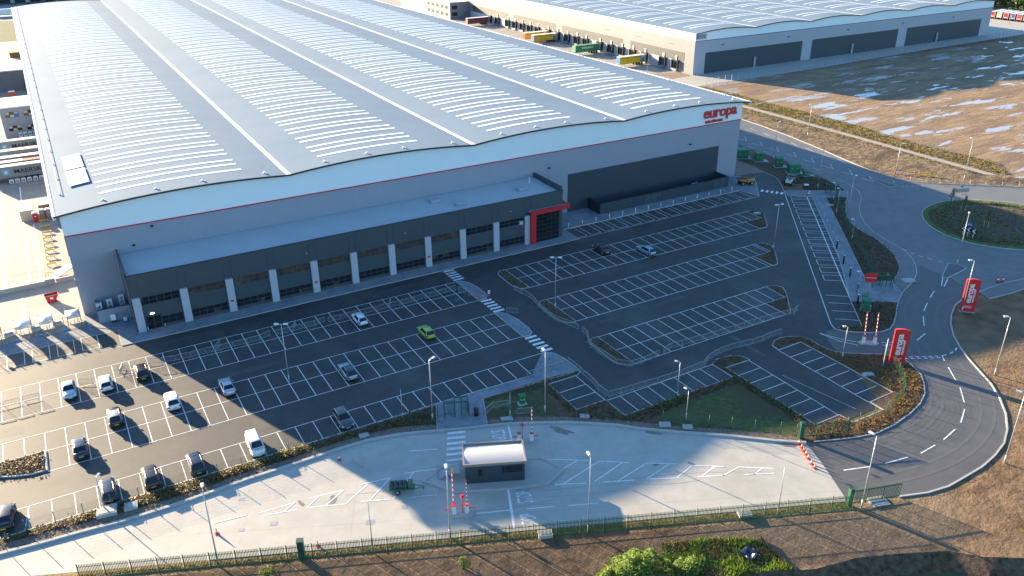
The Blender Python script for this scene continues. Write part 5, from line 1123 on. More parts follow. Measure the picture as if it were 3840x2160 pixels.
# turnstiles
def turnstile(label, loc, rz, w_=3.4):
    t = thing('turnstile', label, 'turnstile', (*loc,.12), rz, group='green full-height turnstiles')
    mb = MB(); mb.box(-w_/2,w_/2,-.7,-.6,2.35,2.5); mb.box(-w_/2,w_/2,.6,.7,2.35,2.5); mb.box(.55,.95,-.6,.6,2.38,2.48); mb.box(-w_/2,-w_/2+.12,-.6,.6,2.36,2.49); mb.build('canopy', M['greenf'], t)
    for x in (-w_/2,-.2,w_/2):
        for y in (-.65,.65): MB().box(x-.05,x+.05,y-.05,y+.05,0,2.35).build('post', M['greenf'], t)
    mb = MB()
    for k in range(9): x = -w_/2+.16*(k+1); mb.cyl(x,0,.1,2.3,.02,4)
    mb.box(-w_/2,-.2,-.02,.02,.15,.2); mb.box(-w_/2,-.2,-.02,.02,2.2,2.25); mb.build('gate', M['pale'], t)
    MB().cyl(.75,0,0,2.35,.06,8).build('rotor', M['pale'], t); mb = MB()
    for k in range(9):
        for a in range(3): A_ = 2*math.pi*a/3+.4; mb.tube([(.75,0,.3+.22*k),(.75+.7*math.cos(A_),.7*math.sin(A_),.3+.22*k)],.018,4)
    mb.build('arms', M['pale'], t); mb = MB()
    for k in range(8): A_ = -1.2+.34*k; mb.cyl(.75+.85*math.cos(A_),.85*math.sin(A_),.1,2.35,.02,4)
    mb.build('cage', M['pale'], t)
turnstile('green turnstile with barred gate on the paved gap above the concrete yard', (40.9,88.9), R(-22)); turnstile('green turnstile at the top of the pavement beside the roundabout footway', (159.2,127.0), R(-55), 2.6); turnstile('green turnstile beside the red notice board', (126.4,86.6), R(-40))
# gatehouse
M['cgate'] = mat('gatehouse_roof_sheet', (.52,.50,.47), .6)
gx = Vector((.914,-.405)); gr_ = math.atan2(gx.y,gx.x)
isl = MB().prism([(30.9,77.6),(34.1,79.0),(36.5,78.3),(43.9,75.2),(45.9,74.2),(47.1,71.0),(43.9,69.6),(39.5,71.2),(33.4,74.0)], 0, .22); struct('gatehouse_island', isl, M['concrete'])
gi = MB(); gi.kerb([(30.9,77.6),(34.1,79.0),(36.5,78.3),(43.9,75.2),(45.9,74.2),(47.1,71.0),(43.9,69.6),(39.5,71.2),(33.4,74.0)], .3, 0, .30, closed=True); struct('kerb', gi, M['kerb'])
gh = thing('gatehouse', 'small dark blue gatehouse with pale sunlit roof on its concrete island', 'gatehouse', (39.3,74.9,.22), gr_)
MB().box(-3.65,3.65,-2.0,2.0,0,2.75).build('wall', M['panel'], gh); mb = MB()
for s_ in (-1,1): mb.box(-3.9,3.9,min(s_*2.05,s_*2.25),max(s_*2.05,s_*2.25),2.7,3.05); mb.box(min(s_*3.7,s_*3.9),max(s_*3.7,s_*3.9),-2.05,2.05,2.7,3.05)
mb.build('parapet', mat('warm_grey_trim',(.22,.20,.18),.5), gh)
mb = MB(); n = 8; xsn = [-2.05+4.1*i/n for i in range(n+1)]; f = lambda y: 2.75+.30*(1-(y/2.05)**2)
mb.add([(-3.7,y,f(y)) for y in xsn]+[(3.7,y,f(y)) for y in xsn], [(i,n+1+i,n+2+i,i+1) for i in range(n)], 0, True); mb.build('roof', M['cgate'], gh)
for x in (-1.25,1.25): MB().box(x-.05,x+.05,-2.04,2.04,3.0,3.06).build('roof_seam', M['gutter'], gh) if False else None
MB().box(.9,3.3,-2.04,-2.003,1.35,2.3).build('window', M['glass'], gh); MB().box(-2.1,-1.6,-2.04,-2.003,1.1,2.1).build('window', M['glass'], gh); MB().box(3.653,3.69,-1.2,1.2,1.3,2.3).build('window', M['glass'], gh); MB().box(-3.69,-3.653,-.5,.5,.5,2.5).build('door', M['office'], gh)
ss = thing('access_stair', 'galvanised steps and landing with handrails at the left end of the gatehouse', 'stair', (34.6,76.9,.22), gr_); MB().box(-.6,.95,-.8,.8,.75,.85).build('landing', M['steel'], ss); mb = MB()
for k in range(4): mb.box(-1.8+.3*k,-1.5+.3*k,-.7,.7,.16*k+.1,.16*k+.16)
mb.build('tread', M['steel'], ss)
for y in (-.75,.75):
    mb = MB(); mb.tube([(-1.9,y,.1),(-1.9,y,1.1),(-.6,y,1.9),(.9,y,1.9),(.9,y,.8)],.04,5); mb.tube([(-1.9,y,.6),(-.6,y,1.4),(.9,y,1.4)],.03,5); mb.build('handrail', M['steel'], ss)
MB().box(-.3,.1,-.82,-.78,1.0,1.7).build('notice', M['yellow'], ss)
# rising-arm barriers
def boom(label, loc, rz, h, lean, z=.2):
    t = thing('boom_barrier', label, 'boom barrier', (*loc,z), rz, group='raised boom barriers'); MB().box(-.22,.22,-.22,.22,0,1.15).build('housing', M['white'], t); MB().box(-.24,.24,-.24,.24,1.15,1.24).build('housing_cap', M['redl'], t)
    arm = MB(); n = 14
    for k in range(n):
        z0 = .9+(h-.9)*k/n; z1 = .9+(h-.9)*(k+1)/n; x0 = lean*(z0-.9)/(h-.9); x1 = lean*(z1-.9)/(h-.9); arm.tube([(x0,-.3,z0),(x1,-.3,z1)], .075, 5, k % 2)
    arm.build('arm', [M['white'], M['redl']], t); MB().box(.2,.95,-.05,.05,.62,.70).build('counterweight', M['redl'], t)
def bisl(pts): 
    struct('barrier_island', MB().prism(pts,0,.2), M['kerb'])
bisl([(31.0,70.9),(31.6,71.0),(33.4,70.2),(33.8,69.5),(33.2,69.0),(31.2,69.8)]); bisl([(105.7,74.7),(106.7,74.7),(108.5,73.2),(108.2,72.5),(107.2,72.5),(105.6,73.9)]); bisl([(44.9,79.3),(45.6,79.5),(47.6,78.4),(47.7,77.9),(46.9,77.8),(45.0,78.7)])
boom('raised red and white boom at the left of the pair below the gatehouse', (31.55,70.5), gr_+math.pi, 5.9, 0); boom('raised red and white boom in front of the gatehouse wall, right of the pair', (32.95,69.85), gr_, 4.9, 0)
boom('raised red and white boom at the left of the pair by the shrub bed', (106.3,74.0), R(-40), 5.6, -.3); boom('raised red and white boom at the right of the pair by the shrub bed', (107.7,73.0), R(-40), 5.6, -.3)
boom('raised red and white boom behind the gatehouse near the gravel margin', (46.8,78.25), gr_, 5.4, 0); boom('boom housing with lowered arm behind the gatehouse roof', (45.3,79.0), gr_+math.pi, 1.8, -.2)
for lb, loc in (('red intercom post between the two booms below the gatehouse',(32.5,70.1)),('red intercom post between the boom housings behind the gatehouse',(45.8,79.0))):
    t = thing('intercom_post', lb, 'intercom post', (*loc,.2), 0, group='red intercom posts'); MB().cyl(0,0,0,2.3,.06,6).build('post', M['redl'], t); MB().box(-.16,.16,-.12,.12,2.2,2.6).build('head', M['redl'], t)
# red portable frames
for lb, loc, rz in (('red portable gate frame at the end of the first paved island',(61.4,119.7),0),('red portable gate frame at the top of the angled bays',(152.9,129.6),R(-40))):
    t = thing('portable_gate', lb, 'portable gate', (*loc,.12), rz, group='red portable gates'); mb = MB(); mb.tube([(-.7,0,0),(-.7,0,1.9),(.6,0,1.9),(.6,0,0)],.035,5); mb.build('hoop', M['redl'], t); MB().tube([(-1.2,-.4,0),(-1.2,-.4,1.1),(-.7,0,1.1),(-.7,0,.1),(-1.2,-.4,.1)],.035,5).build('side_frame', M['redl'], t)
    MB().box(.95,1.4,-.05,.0,.5,1.2).build('sign', M['white'], t); MB().box(1.08,1.27,-.06,-.051,.6,1.05).build('symbol', M['blue'], t); MB().box(.8,1.5,-.2,.2,0,.1).build('ballast', M['redl'], t); MB().cyl(1.18,0,.1,1.2,.03,5).build('stand', M['redl'], t)
# palisade fence
FA, FB = (-7.6,81.08), (72.4,47.5); fd = Vector((FB[0]-FA[0],FB[1]-FA[1])); FL = fd.length; fd.normalize(); fa = math.atan2(fd.y,fd.x)
pf = thing('palisade_fence', 'long green palisade fence of pointed pales along the front of the concrete yard', 'fence', (*FA,0), fa)
NB = 32; BW = FL/NB
def pale_panel(x0, x1, h=2.4, sp=.158):
    mb = MB(); n = int((x1-x0-.06)/sp)
    for k in range(n):
        x = x0+.1+sp*k; w_ = .035; y = -.03
        mb.add([(x-w_,y,.08),(x+w_,y,.08),(x+w_,y,h-.12),(x,y,h+.02),(x-w_,y,h-.12),(x-w_,y-.02,.08),(x+w_,y-.02,.08),(x+w_,y-.02,h-.12),(x,y-.02,h+.02),(x-w_,y-.02,h-.12)],[(0,1,2,3,4),(9,8,7,6,5),(0,4,9,5),(1,6,7,2),(4,3,8,9),(3,2,7,8)])
    for z in (.4,1.95): mb.box(x0+.04,x1-.04,-.015,.02,z,z+.06)
    return mb
pm = pale_panel(0,BW).mesh('pale_panel', [M['pale']])
for i in range(NB+1): MB().box(BW*i-.035,BW*i+.035,.0,.07,0,2.42).build('post', M['pale'], pf)
for i in range(NB):
    o = bpy.data.objects.new('pale_panel', pm); COL.objects.link(o); o.parent = pf; o.location = (BW*i,0,0)
def gate(label, a, b, h=2.3, box=None):
    dx, dy = b[0]-a[0], b[1]-a[1]; L = math.hypot(dx,dy); t = thing('palisade_gate', label, 'gate', (*a,.05), math.atan2(dy,dx), group='green palisade gates')
    mb = MB(); n = int(L/.2)
    for k in range(n): x = .2+.2*k; mb.add([(x-.035,-.03,.12),(x+.035,-.03,.12),(x+.035,-.03,h-.12),(x,-.03,h),(x-.035,-.03,h-.12)],[(0,1,2,3,4)]); mb.add([(x-.035,-.05,.12),(x-.035,-.05,h-.12),(x,-.05,h),(x+.035,-.05,h-.12),(x+.035,-.05,.12)],[(0,1,2,3,4)])
    mb.build('pales', M['pale'], t); mb = MB()
    for z in (.25,h-.35): mb.box(0,L,-.02,.05,z,z+.09)
    for x in (0,L*.33,L*.66,L): mb.box(x-.05,x+.05,-.02,.06,.1,h-.1)
    mb.build('frame', M['greenf'], t); MB().box(-.25,.25,-.25,.25,0,h+.25).build('gate_post', M['greenf'], t)
gate('open green palisade gate standing against the planted bend above the yard', (78.0,60.75), (84.2,58.25)); gate('open green palisade gate at the right end of the front fence', (72.7,48.3), (79.0,46.3)); 
t = thing('gate_motor', 'thick green gate post box beside the front fence, near the shorter camera post', 'gate post', (13.9,72.4,0), fa); MB().box(-.35,.35,-.2,.45,0,2.5).build('case', M['pale'], t); MB().box(-.38,.38,-.24,.48,2.5,2.6).build('lid', M['pale'], t)
# green mesh fences
M['mesh'] = bpy.data.materials.new('mesh_green'); M['mesh'].use_nodes = True
def _mesh_mat():
    n = M['mesh'].node_tree; b = n.nodes['Principled BSDF']; b.inputs['Base Color'].default_value = (.010,.075,.040,1); b.inputs['Roughness'].default_value = .5; b.inputs['Alpha'].default_value = .30
_mesh_mat()
def mesh_fence(label, pts, h=1.95, z=.1, alpha=True):
    pts2 = [pts[0]]
    for a, b in zip(pts[:-1], pts[1:]):
        L = math.hypot(b[0]-a[0],b[1]-a[1]); k = max(1, round(L/2.6))
        for j in range(1,k+1): pts2.append((a[0]+(b[0]-a[0])*j/k, a[1]+(b[1]-a[1])*j/k))
    t = thing('mesh_fence', label, 'fence', (*pts2[0],z), 0, group='green mesh fences'); ox, oy = pts2[0]
    for x,y in pts2: MB().cyl(x-ox,y-oy,0,h+.08,.045,6).build('post', M['greenf'], t)
    for a, b in zip(pts2[:-1], pts2[1:]):
        mb = MB(); ax, ay, bx, by = a[0]-ox, a[1]-oy, b[0]-ox, b[1]-oy
        for k in range(13): zz = .06+(h-.1)*k/12; mb.tube([(ax,ay,zz),(bx,by,zz)], .004, 3, caps=False)
        L = math.hypot(bx-ax,by-ay); n = int(L/.12)
        for k in range(1,n): q = k/n; x, y = ax+(bx-ax)*q, ay+(by-ay)*q; mb.tube([(x,y,.06),(x,y,h-.04)], .005, 3, caps=False)
        mb.build('mesh_panel', M['greenf'], t)
mesh_fence('green mesh fence along the gravel margin above the concrete yard', [(64.4,72.7),(69.1,68.7),(71.4,66.8),(73.7,64.8),(76.3,62.7),(77.7,61.2)])
mesh_fence('green mesh fence running round the planted road bend from gate to red totem', [(84.9,59.0),(87.1,58.9),(90.0,58.8),(92.5,58.7),(98.6,60.6),(101.2,62.7),(103.0,64.9),(105.0,67.7),(106.0,69.8)])
mesh_fence('long green mesh fence through the strip bed beside the pavement', [(158.4,125.0),(155.3,121.6),(149.4,115.5),(146.0,111.3),(139.8,104.3),(136.3,100.0),(131.6,94.4),(128.0,90.0)])
mesh_fence('green mesh fence through the hedge beside the lower parking row', [(-24,92.3),(-12.3,92.3),(-9.3,92.3),(-6.3,92.2),(-.2,92.0),(6.1,92.0),(12.0,91.6),(15.0,91.5),(18.0,91.5),(21.1,91.5),(27,91.6),(33,91.0),(38.4,89.7)], h=1.8)
# fence in front of the second warehouse
t = thing('post_and_mesh_fence', 'thin grey fence of tall posts between the field and the second warehouse', 'fence', (214,238,0)); mb = MB()
fp = [(217.9,237.9),(250,237.1),(272.5,237.4),(322.4,240.8),(376,243.6),(440,246)]; cnt = 0; rest = MB()
for a, b in zip(fp[:-1], fp[1:]):
    L = math.hypot(b[0]-a[0],b[1]-a[1]); k = int(L/3.0)
    for j in range(k):
        x, y = a[0]+(b[0]-a[0])*j/k-214, a[1]+(b[1]-a[1])*j/k-238; MB().box(x-.06,x+.06,y-.06,y+.06,0,2.4).build('post', M['steeld'], t)
    for z in (.15,1.2,2.3): mb.tube([(a[0]-214,a[1]-238,z),(b[0]-214,b[1]-238,z)], .02, 4)
mb.build('wires', M['steel'], t)
# temporary barriers and netting beyond the roundabout
nf = thing('roadside_netting', 'pale sagging plastic netting on stakes along the far kerb by the roundabout', 'netting', (184,125,0)); pts = [(184.6,124.4),(186.4,121.2),(188.8,119.2),(191.4,117.0),(194.2,114.8),(197,112.6),(200,110.2),(203,107.8)]
mb = MB()
for i,(x,y) in enumerate(pts): MB().cyl(x-184,y-125,0,1.0+.15*math.sin(i*2),.05,5).build('stake', M['cream'], nf)
for a, b in zip(pts[:-1], pts[1:]):
    for k in range(5): z = .15+.17*k; c = ((a[0]+b[0])/2-184,(a[1]+b[1])/2-125); mb.tube([(a[0]-184,a[1]-125,z),(c[0],c[1],z-.15),(b[0]-184,b[1]-125,z)],.02,3)
mb.build('net', M['cream'], nf)
for i,(x,y,rz,c) in enumerate(((186.3,128.9,-50,'redl'),(187.2,126.8,-50,'redl'),(188.6,127.4,-35,'yellow'),(190.3,125.2,-35,'yellow'),(191.8,123.2,-35,'yellow'))):
    t = thing('works_barrier', ['red plastic works barrier by the far kerb, upper of two','red plastic works barrier by the far kerb, lower of two','yellow works barrier next to the red plastic ones','yellow works barrier in the middle of three on the verge','yellow works barrier farthest from the red plastic ones'][i], 'barrier', (x,y,0), R(rz), group='works barriers'); mb = MB(); mb.tube([(-.9,0,.1),(-.9,0,1.0),(.9,0,1.0),(.9,0,.1),(-.9,0,.1)],.05,5); mb.build('frame', M[c], t); MB().box(-.85,.85,-.03,.03,.45,.75).build('board', M['white' if c == 'redl' else 'yellow'], t)
for i,(x,y) in enumerate(((146.3,77.0),(147.2,76.6))):
    t = thing('works_barrier', ['left of two small red and white boards right of the farther totem','right of two small red and white boards right of the farther totem'][i], 'barrier', (x,y,.1), R(-20), group='small boards by the totem'); MB().box(-.3,.3,-.03,.03,.2,1.0).build('board', M['redl'], t); MB().box(-.22,.22,-.05,-.031,.45,.75).build('band', M['white'], t); MB().box(-.3,.3,-.15,.15,0,.1).build('foot', M['black'], t)
# service covers and pads
for i,(x,y,a,w_,d,h) in enumerate(((-3.9,91.35,-8,2.2,1.7,.55),(-1.3,91.0,-8,1.5,1.3,.4),(27.9,90.6,-5,1.3,.9,.25),(56.0,79.3,-30,1.3,.8,.3),(64.3,72.1,-30,1.5,.9,.35),(66.6,70.1,-32,1.3,.8,.35),(46.4,84.3,-20,1.6,.8,.2),(98.9,67.0,-20,1.6,.9,.25),(134.6,126.3,-10,1.5,1.0,.25),(152.6,121.5,-40,1.5,1.0,.25),(132.9,85.8,-20,2.2,1.6,.16),(76.2,47.0,-18,2.2,1.6,.12),(38.9,62.0,-22,1.6,1.0,.45),(60.8,53.2,-22,1.6,1.0,.4))):
    t = thing('service_chamber', ['low concrete plinth carrying the short square light in the left hedge','concrete inspection chamber beside the plinth in the left hedge','low concrete chamber at the foot of the hedge left of the tall turnstile lamp','pale chamber cover at the edge of the gravel margin right of the dark lawn','left of two pale chambers on the gravel edge of the dark lawn','right of two pale chambers on the gravel edge of the dark lawn','concrete slab cover by the gravel margin near the standing barrier','grey chamber cover tilted in the bed behind the entrance bays','square chamber cover in the topmost planted island','chamber cover in the strip bed by the upper turnstile','concrete slab at the kerb by the lower turnstile paving','concrete slab on the ground inside the open gate','white framed chamber behind the front fence below the gatehouse','pale chamber in the planting behind the right part of the front fence'][i], 'chamber', (x,y,.08), R(a), group='service chambers'); MB().box(-w_/2,w_/2,-d/2,d/2,0,h).build('surround', M['kerb'], t); MB().box(-w_/2+.2,w_/2-.2,-d/2+.2,d/2-.2,h,h+.03).build('lid', M['steeld'] if i != 0 else M['concrete'], t)
# ------------------------------------------------------------------ things in the loading yard on the left
def box_thing(name, label, cat, loc, size, m_, rz=0, group=None, part='case', lid=None):
    t = thing(name, label, cat, (*loc,.03), rz, group); w_, d, h = size; MB().box(-w_/2,w_/2,-d/2,d/2,0,h).build(part, m_, t)
    if lid: MB().box(-w_/2-.04,w_/2+.04,-d/2-.04,d/2+.04,h,h+.10).build('roof', lid, t)
    return t
t = box_thing('site_cabin', 'cream steel site cabin beside the red portable toilets', 'cabin', (-8.4,210.0), (2.6,6.0,2.35), M['cream'], part='wall', lid=M['white']); MB().box(-.45,.45,-3.03,-3.002,.1,2.0).build('door', M['cream'], t)
box_thing('storage_container', 'tan steel container behind the pair of grey and red toilets', 'container', (-4.6,211.6), (2.6,4.5,2.4), mat('tan_steel',(.30,.20,.12),.6,var=.15,scale=1), part='wall', lid=M['cream'])
def toilet(label, loc, m_, dm):
    t = thing('portable_toilet', label, 'portable toilet', (*loc,.03), 0, group='portable toilets'); MB().box(-.55,.55,-.55,.55,0,2.05).build('cabin', m_, t); MB().box(-.42,.42,-.58,-.552,.1,1.95).build('door', dm, t)
    MB().add([(-.6,-.6,2.05),(.6,-.6,2.05),(.6,.6,2.05),(-.6,.6,2.05),(-.4,-.4,2.3),(.4,-.4,2.3),(.4,.4,2.3),(-.4,.4,2.3)],[(4,5,6,7),(0,1,5,4),(1,2,6,5),(2,3,7,6),(3,0,4,7)]).build('roof', M['white'], t); MB().disc((0,-.59,1.4),(0,1,0),.16,10).build('badge', M['white'], t)
toilet('red portable toilet standing against the cream cabin', (-6.8,205.6), M['redl'], M['redl']); toilet('left of two grey-doored red portable toilets', (-5.4,207.0), M['redl'], M['steeld']); toilet('right of two grey-doored red portable toilets', (-4.15,206.8), M['redl'], M['steeld'])
p0 = None
for i, y in enumerate((204.4,200.4,196.1,192.1,188.2,184.5,180.5,176.5)):
    lb = '%s yellow wheel guide from the portable toilets along the dock wall' % ordn(i)
    if not p0:
        p0 = thing('wheel_guide', lb, 'wheel guide', (-5.3,y,.03), 0, group='yellow wheel guides'); mb = MB(); mb.tube([(-1.0,0,.45),(-.75,-.3,.45),(.75,-.3,.45),(1.0,0,.45),(.75,.3,.45),(-.75,.3,.45),(-1.0,0,.45)], .09, 6); mb.build('rail', M['yellow'], p0); mb = MB()
        for x in (-.75,.75):
            for yy in (-.3,.3): mb.cyl(x,yy,0,.45,.06,5)
        mb.build('legs', M['yellow'], p0)
    else: dup(p0, (-5.3,y,.03), 0, lb)
t = thing('loading_ramp', 'cream sloping loading ramp with yellow rails leading up to the side wall', 'ramp', (-5.6,169.6,.03), R(32)); MB().add([(0,-1,.05),(4.4,-1,1.2),(4.4,1,1.2),(0,1,.05),(0,-1,-.02),(4.4,-1,.9),(4.4,1,.9),(0,1,-.02)],[(0,1,2,3),(0,4,5,1),(3,2,6,7),(1,5,6,2)]).build('deck', M['white'], t); MB().tube([(0,1,.05),(0,1,1.1),(4.2,1,2.2)],.05,5).build('rail', M['yellow'], t)
t = thing('yellow_frame', 'yellow tubular guard at the foot of the cream ramp', 'guard rail', (-6.6,170.4,.03), R(-20)); MB().tube([(0,0,0),(0,0,1.1),(2.2,-.3,1.1),(2.2,-.3,0)],.07,5).build('rail', M['yellow'], t)
t = thing('low_barrier', 'pale concrete vehicle barrier crossing the loading yard', 'barrier', (-40,166.0,.03), R(1.2)); mb = MB(); mb.box(0,34,-.25,.25,0,.9); mb.box(35.0,38.0,-.2,.2,0,.9); mb.build('wall', M['concrete'], t); MB().box(33.2,34.8,-.5,.5,0,1.2).build('end_block', M['steeld'], t)
t = thing('tipping_skip', 'red tipping skip on a wheeled frame in the loading yard', 'skip', (-6.2,158.2,.03), R(5)); mb = MB(); o1 = [(-.8,-.6,.35),(.55,-.6,.35),(.55,.6,.35),(-.8,.6,.35)]; o2 = [(-1.0,-.75,1.45),(1.25,-.75,1.45),(1.25,.75,1.45),(-1.0,.75,1.45)]
mb.add(o1+o2,[(0,3,2,1),(0,1,5,4),(1,2,6,5),(2,3,7,6),(3,0,4,7)]); mb.add([(x*.94,y*.94,z-.2) for x,y,z in o2],[(0,1,2,3)],1); mb.build('hopper', [M['redl'],M['black']], t); MB().box(-.8,.8,-.55,.55,.15,.35).build('frame', M['red'], t); MB().box(-.25,.25,-.72,-.69,.75,1.15).build('label', M['white'], t)
for x in (-.6,.6):
    for y in (-.55,.55): MB().tube([(x,y-.06,.15),(x,y+.06,.15)],.15,8).build('wheel', M['rubber'], t)
# curved-roof shelters along the fence
def shelter(label, x, y, w_=2.2):
    t = thing('cycle_shelter', label, 'shelter', (x,y,.03), 0, group='curved white shelters'); mb = MB(); n = 10; pr = [(3.6*(1-i/n)-.1, 2.75-1.9*max(0,(i/n-.62)/.38)**2 - .18*(1-i/n)) for i in range(n+1)]
    pr = [(3.4-3.2*math.sin(math.pi/2*i/n*.98), 2.2+.65*math.cos(math.pi*.9*(i/n-.25)) if i < 8 else 2.2-.25*(i-7)) for i in range(n+1)]
    pr = [(.1,2.35),(.5,2.5),(1.1,2.58),(1.7,2.56),(2.2,2.45),(2.6,2.25),(2.9,1.95),(3.1,1.6),(3.2,1.2),(3.25,.8),(3.27,.4)]
    vs = [(-w_/2,yy,zz) for yy,zz in pr]+[(w_/2,yy,zz) for yy,zz in pr]+[(-w_/2,yy,zz-.05) for yy,zz in pr]+[(w_/2,yy,zz-.05) for yy,zz in pr]; k = n+1
    mb.add(vs,[(i,i+1,k+i+1,k+i) for i in range(n)]+[(2*k+i,3*k+i,3*k+i+1,2*k+i+1) for i in range(n)]+[(i,2*k+i,2*k+i+1,i+1) for i in range(n)]+[(k+i,k+i+1,3*k+i+1,3*k+i) for i in range(n)],0,True); mb.build('roof', M['white'], t)
    for sx in (-w_/2+.1,w_/2-.1):
        MB().tube([(sx,.3,0),(sx,.3,1.6)],.05,6).build('post', M['steel'], t); MB().tube([(sx,2.9,0),(sx,2.9,2.6)],.05,6).build('post', M['steel'], t)
    mb = MB()
    for k2 in range(3): x2 = -.7+.7*k2; mb.tube([(x2,.9,0),(x2,.9,.8),(x2,1.8,.8),(x2,1.8,0)],.03,5)
    mb.build('cycle_stand', M['steel'], t)
shelter('curved white shelter nearest the warehouse corner behind the yard fence', -3.3, 144.9); shelter('curved white shelter second from the warehouse corner', -7.5, 144.9); shelter('curved white shelter third from the warehouse corner', -10.9, 144.9, 2.6); shelter('curved white shelter cut by the left edge of the picture', -15.4, 144.9, 2.6)
for i,(x,y) in enumerate(((-5.9,147.6),(-9.2,147.4),(-13.2,147.4))):
    t = thing('bench_stack', ['pale stacked benches between the first two curved shelters','pale stacked benches between the second and third curved shelters','pale stacked benches by the leftmost curved shelter'][i], 'benches', (x,y,.03), R(10), group='stacked benches'); MB().box(-.7,.7,-.45,.45,0,.45).build('lower', M['cream'], t); MB().box(-.6,.6,-.35,.35,.5,.8).build('upper', M['pillar'], t)
    MB().box(-.5,-.4,-.3,.3,.45,.5).build('spacer', M['black'], t)
yf = thing('security_fence', 'tall thin mesh fence along the front of the loading yard by the curved shelters', 'fence', (-60,144.55,.03)); mb = MB()
for i in range(28): MB().box(2.12*i-.04,2.12*i+.04,-.04,.04,0,2.6).build('post', M['steeld'], yf)
for z in (.1,.9,1.7,2.45): mb.tube([(0,0,z),(57.5,0,z)],.018,4)
for i in range(115): mb.tube([(.5*i,0,.1),(.5*i,0,2.45)],.008,3,caps=False)
mb.build('mesh_panel', M['steel'], yf)
t = thing('pallet_truck', 'blue hand pallet lifter standing on the paving left of the offices', 'lifter', (4.3,142.8,.12), R(15)); MB().box(-.35,.35,-.6,.6,.08,.2).build('forks', M['blue'], t); MB().box(-.15,.15,-.1,.1,.2,1.7).build('mast', M['steel'], t); MB().box(-.25,.25,-.2,.1,.3,.9).build('battery_box', M['white'], t)
t = thing('gas_heater', 'white cased unit on the paving in front of the plant screen', 'unit', (2.6,143.6,.12), R(-8)); MB().box(-.4,.4,-.3,.3,.5,1.5).build('case', M['white'], t); MB().box(-.35,.35,-.25,.25,.1,.5).build('stand', M['black'], t)
# trailers carrying grey containers
M['cgrey'] = mat('container_grey', (.28,.27,.27), .55, var=.06, scale=.8); lines_on(M['cgrey'], 'x', .3, .1, .85)
star = MB(); pts = []
for i in range(14): a = math.pi*2*i/14; r = .62 if i % 2 == 0 else .24; pts.append((r*math.sin(a), r*math.cos(a)))
for i,(y,lb) in enumerate(((241.0,'front grey container on a trailer with black lettering and pale blue star panel'),(250.0,'second row grey container with black lettering half hidden behind a lit roof'),(257.2,'third row grey container with only the tops of its letters showing'),(268.5,'rearmost grey container of the row in front of the grey office building'))):
    t = thing('container_trailer', lb, 'trailer', (-16.6,y,.03), 0, group='trailers with grey containers'); MB().box(0,13.6,0,2.45,1.1,4.0).build('container', M['cgrey'], t); MB().box(-.02,13.62,-.02,2.47,4.0,4.06).build('roof', M['white'], t); MB().box(.2,13.4,.6,1.8,.8,1.1).build('chassis', M['black'], t)
    for k in range(3): MB().tube([(9+1.3*k,.1,.5),(9+1.3*k,.4,.5)],.5,10).build('wheel', M['rubber'], t)
    MB().box(4.1,5.6,-.03,-.002,1.85,3.35).build('logo_panel', mat('pale_blue_panel',(.16,.42,.48),.5) if i == 0 else bpy.data.materials['pale_blue_panel'], t)
    MB().add([(4.85+x,-.04,2.6+z) for x,z in pts]+[(4.85,-.04,2.6)],[(14,j,(j+1)%14) for j in range(14)]).build('logo_star', M['white'], t)
    text_mesh('MAERSK', 1.5, 'lettering', M['black'], t, frame3((9.75,-.03,2.55),(1,0,0),(0,0,1)), bold=.03, xs=1.15)
t = thing('container_trailer', 'maroon container roof between the front and second grey containers', 'trailer', (-16.6,245.6,.03), 0, group='trailers with grey containers'); MB().box(0,13.6,0,2.4,1.1,3.9).build('container', mar, t); MB().box(0,9.0,-.01,2.41,3.9,3.96).build('roof', M['white'], t)
for k in range(6):
    t = thing('condenser_unit', '%s white condenser unit from the left in front of the first grey container' % ordn(k), 'condenser', (-11.0+1.35*k,239.2,.03), 0, group='white condenser units'); MB().box(-.5,.5,-.3,.3,.1,1.1).build('case', M['white'], t); MB().disc((0,-.31,.6),(0,1,0),.34,12).build('fan', M['steeld'], t)
# grey two-storey office and buildings behind
M['bgrey'] = mat('office_grey', (.33,.325,.35), .55, var=.03, scale=.4)
ob = thing('office_building', 'grey two-storey office with a pale roof beyond the stacked containers', 'building', (-11.6,290.0,0)); MB().box(0,40,0,15,0,8.9).build('wall', M['bgrey'], ob); MB().box(-.3,40.3,-.3,15.3,8.9,9.25).build('roof', M['white'], ob)
for x0,z0,m_ in ((1.3,6.1,0),(6.2,6.1,0),(1.3,2.0,0),(6.2,1.9,1)):
    wn = MB().box(x0,x0+3.5,-.06,-.003,z0,z0+1.6).build('window', M['lum'], ob); mb = MB()
    for k in range(3):
        for r_ in range(2): mb.box(x0+.08+1.15*k,x0+1.1+1.15*k,-.09,-.061,z0+.08+.78*r_,z0+.74+.78*r_, 1 if (k+r_) % 2 else 0)
    o = bpy.data.objects.new('pane', mb.mesh('pane', [M['glass'], M['cream']])); COL.objects.link(o); o.parent = ob
MB().box(3.6,4.8,-.1,-.092,6.3,7.2).build('blue_blind', M['blue'], ob)
for k in range(4):
    t = thing('air_conditioner', '%s air conditioning unit from the left at the foot of the grey office' % ordn(k), 'air conditioner', (-7.6+1.3*k,288.9,.03), 0, group='office air conditioning units'); MB().box(-.5,.5,-.3,.3,.1,1.6).build('case', M['white'], t); MB().disc((0,-.31,.9),(0,1,0),.3,10).build('fan', M['steeld'], t)
b2 = thing('transport_shed', 'long grey shed with cream sunlit roof behind the grey office', 'building', (-60,366,0)); MB().box(0,57,0,16,0,7.2).build('wall', mat('shed_grey',(.16,.155,.16),.6,var=.1,scale=.4), b2); MB().box(-.3,57.3,-.3,16.3,7.2,7.6).build('roof', mat('shed_roof',(.50,.45,.38),.6), b2); MB().box(30,34,-.05,-.003,0,4).build('door', M['steeld'], b2)
